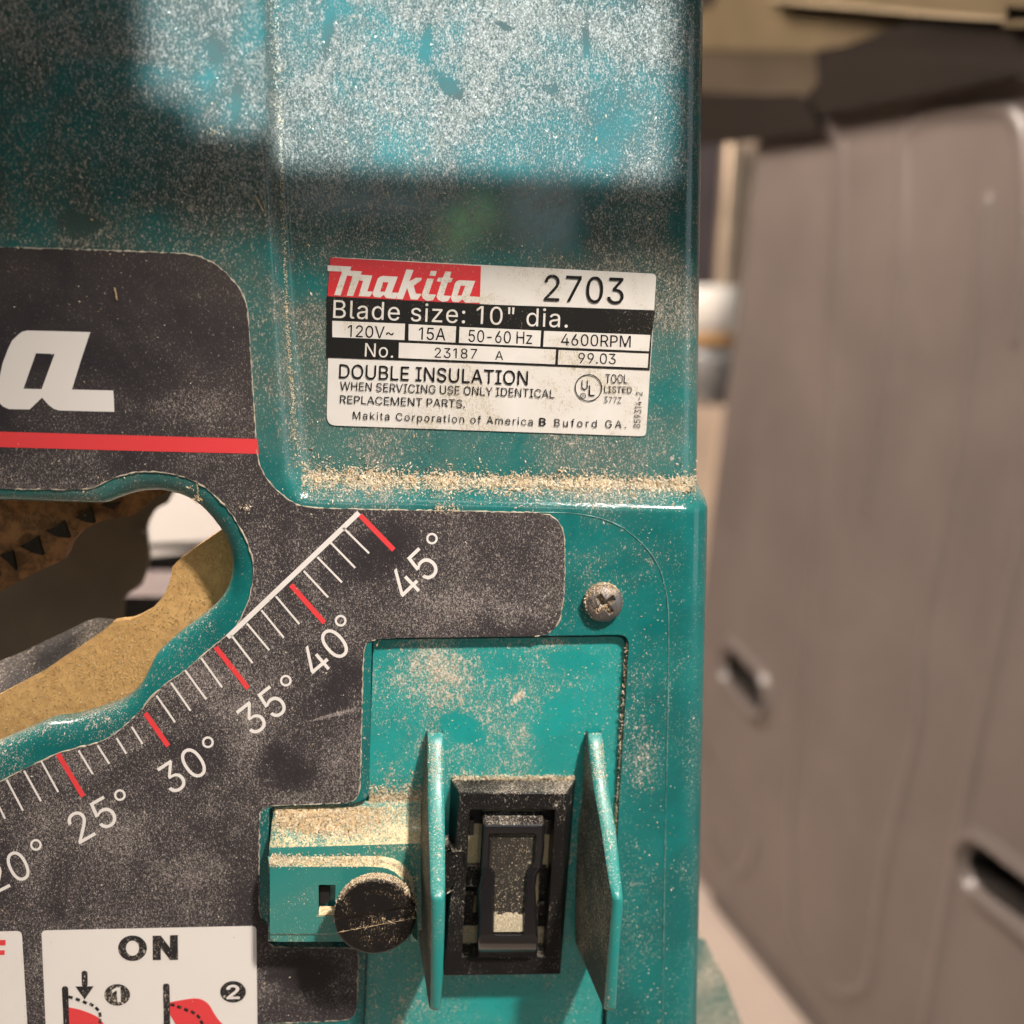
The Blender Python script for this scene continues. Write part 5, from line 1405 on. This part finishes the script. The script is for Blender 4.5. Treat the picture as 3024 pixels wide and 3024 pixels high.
# ------------------------------------------------------------------ loose sawdust, in grains
OCT = [(1, 0, 0), (-1, 0, 0), (0, 1, 0), (0, -1, 0), (0, 0, 1), (0, 0, -1)]
OCF = [(0, 2, 4), (2, 1, 4), (1, 3, 4), (3, 0, 4), (2, 0, 5), (1, 2, 5), (3, 1, 5), (0, 3, 5)]
OCT_A = np.array(OCT, float)
gv, gf, gm = [], [], []


def grain(p, r, mat=None, el=1.7):
    q = rng.normal(size=4)
    q /= np.linalg.norm(q)
    w, x, y, z = q
    Rm = np.array([[1 - 2 * (y * y + z * z), 2 * (x * y - z * w), 2 * (x * z + y * w)], [2 * (x * y + z * w), 1 - 2 * (x * x + z * z), 2 * (y * z - x * w)], [2 * (x * z - y * w), 2 * (y * z + x * w), 1 - 2 * (x * x + y * y)]])
    sc_ = np.array([el * rng.uniform(.7, 1.3), rng.uniform(.5, 1.1), rng.uniform(.35, .9)]) * r
    v = (OCT_A * sc_) @ Rm.T + np.array(p)
    o = len(gv) * 6
    gv.append(v)
    gf.extend([tuple(i + o for i in f) for f in OCF])
    mt_ = mat if mat is not None else int(rng.choice(3, p=[.6, .32, .08]))
    gm.extend([mt_] * 8)


def surf_batch(xs_, zs_):
    a, _ = recess_y(np.array(xs_), np.array(zs_))
    return a


# on the sloping ledge under the nameplate
pts = []
for k in range(12500):
    px = rng.uniform(893, 2058)
    mid = np.interp(px, [890, 1400, 2060], [1408, 1424, 1432])
    w = np.interp(px, [890, 960, 1300, 1900, 2060], [26, 22, 17, 15, 18])
    py = mid + rng.normal() * w * (0.75 if rng.random() < .8 else 1.6)
    if rng.random() > 0.62 + 0.30 * math.sin(px * 0.013) * math.sin(px * 0.041 + 1) + 0.12 * math.sin(px * 0.11):
        continue
    pts.append((px, py))
# plate coordinates: the ledge lies between the rim and the floor
q = [P(x, y, -float(np.interp(y, [1385, 1400, 1440, 1480, 1500], [5.0, 4.8, 3.2, 0.5, 0]))) for x, y in pts]
ys_ = surf_batch([a.x for a in q], [a.z for a in q])
for a, y in zip(q, ys_):
    grain((a.x, y - rng.uniform(0, .28) * U, a.z), rng.uniform(.09, .30) * U, int(rng.choice(3, p=[.76, .20, .04])))
for k in range(90):
    px = rng.uniform(893, 2050)
    a = P(px, np.interp(px, [890, 1400, 2060], [1408, 1424, 1432]) + rng.normal() * 14, -4.2)
    grain((a.x, float(surf_batch([a.x], [a.z])[0]) - .2 * U, a.z), rng.uniform(.3, .55) * U, int(rng.choice(2)), 2.6)
# along the upright step on the left of the recess
pts = []
for k in range(1100):
    py = rng.uniform(-40, 1380)
    cx = np.interp(py, [-40, 0, 362, 1000, 1380], [797, 800, 823, 852, 880])
    px = cx + rng.normal() * np.interp(py, [0, 360, 420, 1200, 1380], [13, 7, 3.5, 3.5, 12])
    pts.append((px, py, -float(np.interp(px - cx, [-40, 0, 60], [1, 4.2, 8.5]))))
q = [P(*p) for p in pts]
ys_ = surf_batch([a.x for a in q], [a.z for a in q])
for a, y in zip(q, ys_):
    grain((a.x, y - rng.uniform(0, .12) * U, a.z), rng.uniform(.09, .22) * U)
# scattered flecks on the front
pts = [(rng.uniform(0, 2050), rng.uniform(0, 1480)) for k in range(520)]
for px, py in pts:
    if px > 905 and py < 1385:
        a = rec_pt(px, py, 0.15)
        grain(a, rng.uniform(.10, .30) * U)
    elif px < 735:
        grain(P(px, py, 0.3 if 745 < py else 0.08), rng.uniform(.09, .24) * U)
for k in range(420):
    px, py = rng.uniform(0, 1660), rng.uniform(1400, 3020)
    if not inside(np.array([px]), np.array([py]), SLOT_CUT)[0] and (px < 1050 and not (760 < px and 2360 < py < 2810)) or (px > 1100 and py < 1870):
        if not inside(np.array([px]), np.array([py]), SLOT_CUT)[0]:
            grain(P(px, py, 0.42), rng.uniform(.08, .2) * U)
for k in range(500):
    px, py = rng.uniform(1110, 1840), rng.uniform(1900, 2290)
    grain(P(px, py, PD + .05), rng.uniform(.08, .2) * U)
for k in range(260):
    px, py = rng.uniform(1865, 1995), rng.uniform(1560, 3020)
    grain(P(px, py, .06), rng.uniform(.08, .2) * U)
# thick drift on the slope of the latch cover
for k in range(15000):
    px = rng.uniform(812, 1246)
    lim = np.interp(px, [812, 900, 1000, 1100, 1180, 1246], [2425, 2440, 2452, 2462, 2474, 2486])
    py = rng.uniform(2384, lim + abs(rng.normal()) * 14)
    if px < 905 and rng.random() > (px - 790) / 130:
        continue
    d = float(np.interp(py, [2382, 2440, 2492, 2500], [-1.6, 1.2, 4.0, 4.6]))
    grain(P(px, py, d + rng.uniform(.05, .40)), rng.uniform(.12, .34) * U, int(rng.choice(3, p=[.30, .65, .05])))
for k in range(1500):
    px = rng.uniform(1092, 1248)
    py = 2380 - abs(rng.normal()) * 26
    grain(P(px, py, PD + rng.uniform(.0, .3)), rng.uniform(.12, .28) * U, int(rng.choice(3, p=[.5, .45, .05])))
for k in range(1900):
    s_ = rng.random()
    if s_ < .72:
        px, py = rng.uniform(798, 1120), 2541 + rng.normal() * 9
        if rng.random() > (0.95 if px < 880 else 0.5):
            continue
    else:
        a = rng.random()
        px, py = np.interp(a, [0, .35, .7, 1], [1115, 1175, 1212, 1226]) + rng.normal() * 5, np.interp(a, [0, .35, .7, 1], [2544, 2560, 2598, 2680]) + rng.normal() * 5
    d = float(np.interp(py, [2527, 2535, 2552, 2560], [5.1, 5.7, 7.9, BD])) if s_ < .72 else 6.8
    grain(P(px, py, d + .1), rng.uniform(.10, .26) * U)
# ridge of dust on top of the bezel, the knob and the screw
for k in range(1300):
    px = rng.uniform(1336, 1698)
    grain(P(px, 2300 - abs(rng.normal()) * 6 + rng.uniform(0, 6), PD + rng.uniform(.1, 1.2)), rng.uniform(.12, .26) * U)
for k in range(650):
    a = math.radians(rng.normal(90, 34))
    grain((kc.x + math.cos(a) * kr * 1.0, kc.y + rng.uniform(.2, 3.0) * U, kc.z + math.sin(a) * kr * 1.0), rng.uniform(.10, .24) * U)
for k in range(420):
    a = math.radians(rng.normal(112, 48))
    grain((sc.x + math.cos(a) * sr * rng.uniform(.9, 1.03), sc.y + rng.uniform(-.2, 1.6) * U, sc.z + math.sin(a) * sr * rng.uniform(.9, 1.03)), rng.uniform(.10, .22) * U)
for a_, b_ in cd:
    X, Z = a_ * math.cos(an) - b_ * math.sin(an), a_ * math.sin(an) + b_ * math.cos(an)
    grain((sc.x + X * sr, sc.y - rng.uniform(.1, .9) * U, sc.z + Z * sr), rng.uniform(.14, .26) * U, int(rng.choice(2)))
for k in range(300):
    px = rng.uniform(1366, 1400) if rng.random() < .6 else rng.uniform(1592, 1612)
    grain(P(px, rng.uniform(2735, 2824), -1.15 + rng.uniform(0, .5)), rng.uniform(.12, .28) * U)
for k in range(700):
    py = 2760 - 330 * rng.random() ** 1.6
    x0_, x1_ = np.interp(py, [2460, 2560, 2600, 2760], [1448, 1452, 1460, 1458]), np.interp(py, [2460, 2560, 2600, 2760], [1578, 1572, 1552, 1544])
    grain(P(rng.uniform(x0_, x1_), py, pad_s(py) + .04), rng.uniform(.05, .13) * U)
for k in range(800):
    py = rng.uniform(1900, 2560)
    grain(P(np.interp(py, [1880, 2254, 2600], [1853, 1830, 1809]) + rng.normal() * 3, py, -1.6 + rng.uniform(0, 1.2)), rng.uniform(.08, .22) * U)
for lf, rt_ in ((lut([1740, 1756, 1776], [2160, 2331, 2430]), lut([1776, 1800, 1820], [2160, 2331, 2430])), (lut([1264, 1265, 1268], [2160, 2331, 2430]), lut([1308, 1310, 1312], [2160, 2331, 2430]))):
    for k in range(420):
        py = 2165 + abs(rng.normal()) * 95
        grain(P(rng.uniform(lf(py), rt_(py)), py, float(np.interp(py, YS, RIMP)) + .02), rng.uniform(.07, .17) * U, int(rng.choice(2, p=[.85, .15])))
# chips caught by the slot and on the decal
for (px, py, n, sp, d) in ((582, 1470, 60, 9, -1.0), (725, 1500, 30, 10, .5), (1298, 1500, 60, 10, .3), (1340, 1502, 40, 9, .3), (630, 385, 50, 14, .1), (560, 1440, 14, 5, 0.4), (930, 1400, 120, 16, -9.5), (985, 1392, 60, 14, -10)):
    for k in range(n):
        grain(P(px + rng.normal() * sp, py + rng.normal() * sp * .7, d + rng.uniform(0, .3)), rng.uniform(.10, .24) * U)
for (px, py, L, an_, d) in ((342, 868, 34, 80, .5), (766, 600, 52, 62, .2), (1120, 1893, 40, -60, -1.0), (584, 1450, 60, 82, -.2)):
    for k in range(26):
        t_ = k / 25 - .5
        grain(P(px + math.cos(math.radians(an_)) * L * t_ + rng.normal() * 1.2, py + math.sin(math.radians(an_)) * L * t_, d + .25), .16 * U, 1)
TBn = TB
_n0 = len(gv)
while True:
    px, py = rng.uniform(0, 700), rng.uniform(1560, 2190)
    if len(gv) > _n0 + 5000:
        break
    if inside(np.array([px]), np.array([py]), TBn)[0]:
        grain(P(px, py, -13 + rng.uniform(0, .25)), rng.uniform(.07, .18) * U, int(rng.choice([3, 1, 0], p=[.80, .12, .08])))
me = bpy.data.meshes.new("loose_sawdust")
me.from_pydata(np.concatenate(gv).tolist(), [], gf)
for m in ("grain_a", "grain_b", "grain_c", "grain_d"):
    me.materials.append(M[m])
me.polygons.foreach_set("material_index", gm)
sd = bpy.data.objects.new("loose_sawdust", me)
COL.objects.link(sd)
tag(sd, "pale tan loose sawdust grains lying on the ledges of the teal saw housing", "sawdust", "stuff")

# ------------------------------------------------------------------ behind: brown moulded sheet with slots
E1 = np.array([_h[0], _h[1], 0.0])
lp = lambda pts: [(float(np.dot(np.array(leaf_pt(x, y)) - LEAF_P, E1)), float(leaf_pt(x, y).z)) for x, y in pts]
LB = lp([(2238, 430), (2110, 1450)])
edge_u = max(LB[0][0], LB[1][0])
u_far = float(np.mean([LB[0][0], LB[1][0]]))
u_near = lp([(3350, 1500)])[0][0]
z_lo = lp([(2240, 2815)])[0][1]
z_hi = lp([(2700, -150)])[0][1]
NUu, NVv = 340, 420
uu = np.linspace(min(u_near, u_far), max(u_near, u_far), NUu)
zz = np.linspace(z_lo, z_hi, NVv)
UU, ZZ = np.meshgrid(uu, zz)
_far = LB[0][0] + (ZZ - LB[0][1]) * (LB[1][0] - LB[0][0]) / (LB[1][1] - LB[0][1])     # the far edge leans
UU = u_near + (UU - u_near) * (_far - u_near) / (u_far - u_near)
Hh = np.zeros(UU.shape)
GRO = [[(2489, 430), (2480, 800), (2440, 1300), (2385, 1900), (2345, 2300), (2336, 2477)] + R3((560, 1350), (640, 1560), (740, 1720), (830, 1775), (920, 1750), (980, 1680), (1020, 1400), (1080, 1000), (1180, 600), (1260, 200)) + [(2738, 1828), (2826, 1388), (2880, 1000), (2915, 600)],
       [(3060, 1300), (3024, 1560), (2981, 1776), (2930, 2000)] + R3((1560, 480), (1470, 950), (1350, 1600), (1290, 1930)),
       R3((80, 850), (100, 940), (150, 1050), (210, 1105), (290, 1075), (340, 950)), [(2560, 1500), (2620, 1100), (2660, 800), (2671, 620), (2673, 440), (2702, 373), (2749, 336), (2826, 326), (2950, 321), (2997, 357), (3018, 430), (3022, 700), (3000, 1000)]]
for g in GRO:
    d = seg_dist(UU, ZZ, lp(smooth_path(g, 5)), closed=False)
    Hh += 2.2 * U * np.exp(-(d / (4.2 * U)) ** 2)
SLOTS = [(R2((190, 1860), (300, 1935)), R3((300, 30), (370, 90)))]
slot_axes = [[(2168, 1968), (2240, 2048)], [(2905, 2563), (3120, 2730)]]
hole_polys = []
in_h = np.zeros(UU.shape, bool)
for ax in slot_axes:
    l = lp(ax)
    d = seg_dist(UU, ZZ, l, closed=False)
    r0 = 14.0 * U if ax[0][0] < 2500 else 11.0 * U
    Hh += 7.0 * U * np.exp(-((d - r0 - 4.5 * U) / (3.6 * U)) ** 2)
    in_h |= d < r0
    hole_polys.append((l, r0))
keepv = ~in_h
fk = keepv[:-1, :-1] | keepv[1:, :-1] | keepv[:-1, 1:] | keepv[1:, 1:]
jj, ii = np.where(fk)
idx = jj * NUu + ii
faces = np.stack([idx, idx + 1, idx + NUu + 1, idx + NUu], 1)
V = (LEAF_P[None, None, :] * np.array([1, 1, 0]) + UU[..., None] * E1 + ZZ[..., None] * np.array([0, 0, 1.0]) + Hh[..., None] * LEAF_N)
mb = MB()
mb.add(V.reshape(-1, 3).tolist(), faces.tolist(), 0, True)
# folded rim along the lower edge
rim0 = [LEAF_P * np.array([1, 1, 0]) + u * E1 + np.array([0, 0, z_lo]) for u in uu[::20]]
mb.tube([Vector(p + LEAF_N * 2 * U) for p in rim0], 3.0 * U, 8)
SHEET = empty("moulded_sheet", Vector(rim0[len(rim0) // 2]), "brown moulded plastic sheet with slots and shallow ribs standing behind the teal saw", "plastic sheet")
mb.build("panel", M["leaf"], SHEET)
for l, r0 in hole_polys:
    mb = MB()
    (u0, z0), (u1, z1) = l
    aa = math.atan2(z1 - z0, u1 - u0)
    cap_ = [(u1 + r0 * math.cos(aa + q), z1 + r0 * math.sin(aa + q)) for q in np.linspace(-math.pi / 2, math.pi / 2, 12)] + [(u0 + r0 * math.cos(aa + q), z0 + r0 * math.sin(aa + q)) for q in np.linspace(math.pi / 2, 1.5 * math.pi, 12)]
    b0 = LEAF_P * np.array([1, 1, 0])
    f_ = lambda u, z, k: tuple(b0 + u * E1 + np.array([0, 0, z]) + LEAF_N * k * U)
    mb.grid([[f_(u, z, 0.3) for u, z in cap_], [f_(u, z, -22) for u, z in cap_]], 0, True, closed=True)
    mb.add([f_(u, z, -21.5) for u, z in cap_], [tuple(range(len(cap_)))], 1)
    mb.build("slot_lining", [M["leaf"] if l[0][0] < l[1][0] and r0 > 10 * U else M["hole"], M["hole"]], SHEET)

# bench at the top right
BENCH = empty("work_bench", leaf_pt(2700, 200, 40), "tan and dark brown plastic bench underside above the brown sheet", "work bench")
LPF = leaf_pt
mb = MB()
mb.prism(R1((-200, 60), (80, 40), (190, -60), (460, -10), (1170, 65), (1330, 95), (1000, 210), (850, 265), (700, 295), (-200, 285)), (), 6, -6, 0, LPF)
mb.build("underside", M["tan"], BENCH, bevel=3)
mb = MB()
mb.prism(R1((440, -150), (2200, -150), (2200, 60), (1790, 40), (1770, 108), (1330, 72), (440, 0)), (), 19, -2, 0, LPF)
mb.build("front_rail", M["tan"], BENCH, bevel=2)
mb = MB()
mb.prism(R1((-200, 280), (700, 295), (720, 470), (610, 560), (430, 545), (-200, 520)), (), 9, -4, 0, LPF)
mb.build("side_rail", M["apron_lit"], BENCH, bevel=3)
mb = MB()
mb.prism(R1((-200, 515), (430, 545), (600, 540), (660, 600), (715, 740), (330, 800), (-200, 850)), (), 12, -2, 0, LPF)
mb.build("bracket", M["apron"], BENCH, bevel=3)
mb = MB()
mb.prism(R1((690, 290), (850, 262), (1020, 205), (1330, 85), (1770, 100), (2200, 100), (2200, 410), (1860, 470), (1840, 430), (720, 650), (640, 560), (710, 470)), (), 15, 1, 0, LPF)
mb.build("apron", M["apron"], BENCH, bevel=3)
mb = MB()
mb.prism(R1((1760, 118), (2200, 118), (2200, 165), (1760, 152)), (), 24, 17, 0, LPF)
mb.build("rail_lip", M["tan"], BENCH, bevel=1)

mb = MB()
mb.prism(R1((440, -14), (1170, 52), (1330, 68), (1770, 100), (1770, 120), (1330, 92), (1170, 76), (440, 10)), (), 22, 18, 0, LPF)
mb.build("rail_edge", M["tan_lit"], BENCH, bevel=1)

# things seen in the gap between the saw and the sheet
mb = MB()
mb.prism([(1950, 330), (2148, 330), (2112, 860), (1950, 880)], (), -1000, -1020)
tag(mb.build("dark_board", M["darkboard"], bevel=2), "narrow dark purple board upright beside the brass post", "board")
POST = []
for (xa, xb, r, mat, nm, lb) in ((2170, 2130, 8.5, "post", "brass_post", "dull brass post between the dark board and the brown sheet"), (2218, 2168, 9.5, "postw", "wood_trim", "pale pinkish trim strip directly beside the brown sheet")):
    mb = MB()
    if nm == "brass_post":
        mb.tube([P(xa, 330, -1000), P(xb, 880, -1000)], 11 * U, 20)
    else:
        mb.prism([(xa - 26, 330), (xa + 22, 330), (xb + 10, 1000), (xb - 30, 1000)], (), -1060, -1080)
    tag(mb.build(nm, M[mat], bevel=0), lb, "post" if nm == "brass_post" else "trim strip")
TUB = empty("plastic_tub", P(2120, 1020, -960), "white plastic tub with orange base behind the housing edge", "tub")
mb = MB()
cx_, cz0, cz1 = P(2095, 900, -960), P(2095, 985, -960).z, P(2095, 850, -960).z


def lathe(mb, c, prof, k=32):
    mb.grid([[(c.x + r * math.cos(2 * math.pi * j / k), c.y + r * math.sin(2 * math.pi * j / k), z) for j in range(k)] for r, z in prof], 0, True, closed=True)


Wt = (P(2182, 900, -960).x - cx_.x)
lathe(mb, cx_, [(Wt * .2, cz1 + 1 * U), (Wt * .95, cz1), (Wt, cz1 - 4 * U), (Wt * .97, cz0), (0.001, cz0)])
mb.build("tub_body", M["tub"], TUB)
mb = MB()
lathe(mb, cx_, [(Wt * .5, cz0 - .2 * U), (Wt * .94, cz0 - .2 * U), (Wt * .92, P(2095, 1020, -960).z), (0.001, P(2095, 1021, -960).z)])
mb.build("tub_base", M["orange"], TUB)
mb = MB()
zj = [P(2095, y, -960).z for y in (1022, 1040, 1075, 1120, 1160, 1200)]
Wj = (P(2162, 1090, -960).x - cx_.x)
lathe(mb, cx_, [(.001, zj[0]), (Wj * .8, zj[0]), (Wj * 1.08, zj[1]), (Wj * 1.08, zj[2]), (Wj * .9, zj[3]), (Wj * .6, zj[4]), (Wj * .7, zj[5]), (.001, zj[5])])
tag(mb.build("grey_jar", M["jar"]), "grey glassy jar standing under the white tub", "jar")
mb = MB()
mb.prism([(1950, 1200), (2138, 1200), (2108, 1452), (2104, 2700), (1950, 2700)], (), -900, -1000)
tag(mb.build("wood_block", M["postw"], bevel=2), "pale wooden block standing upright below the grey jar", "wood block")
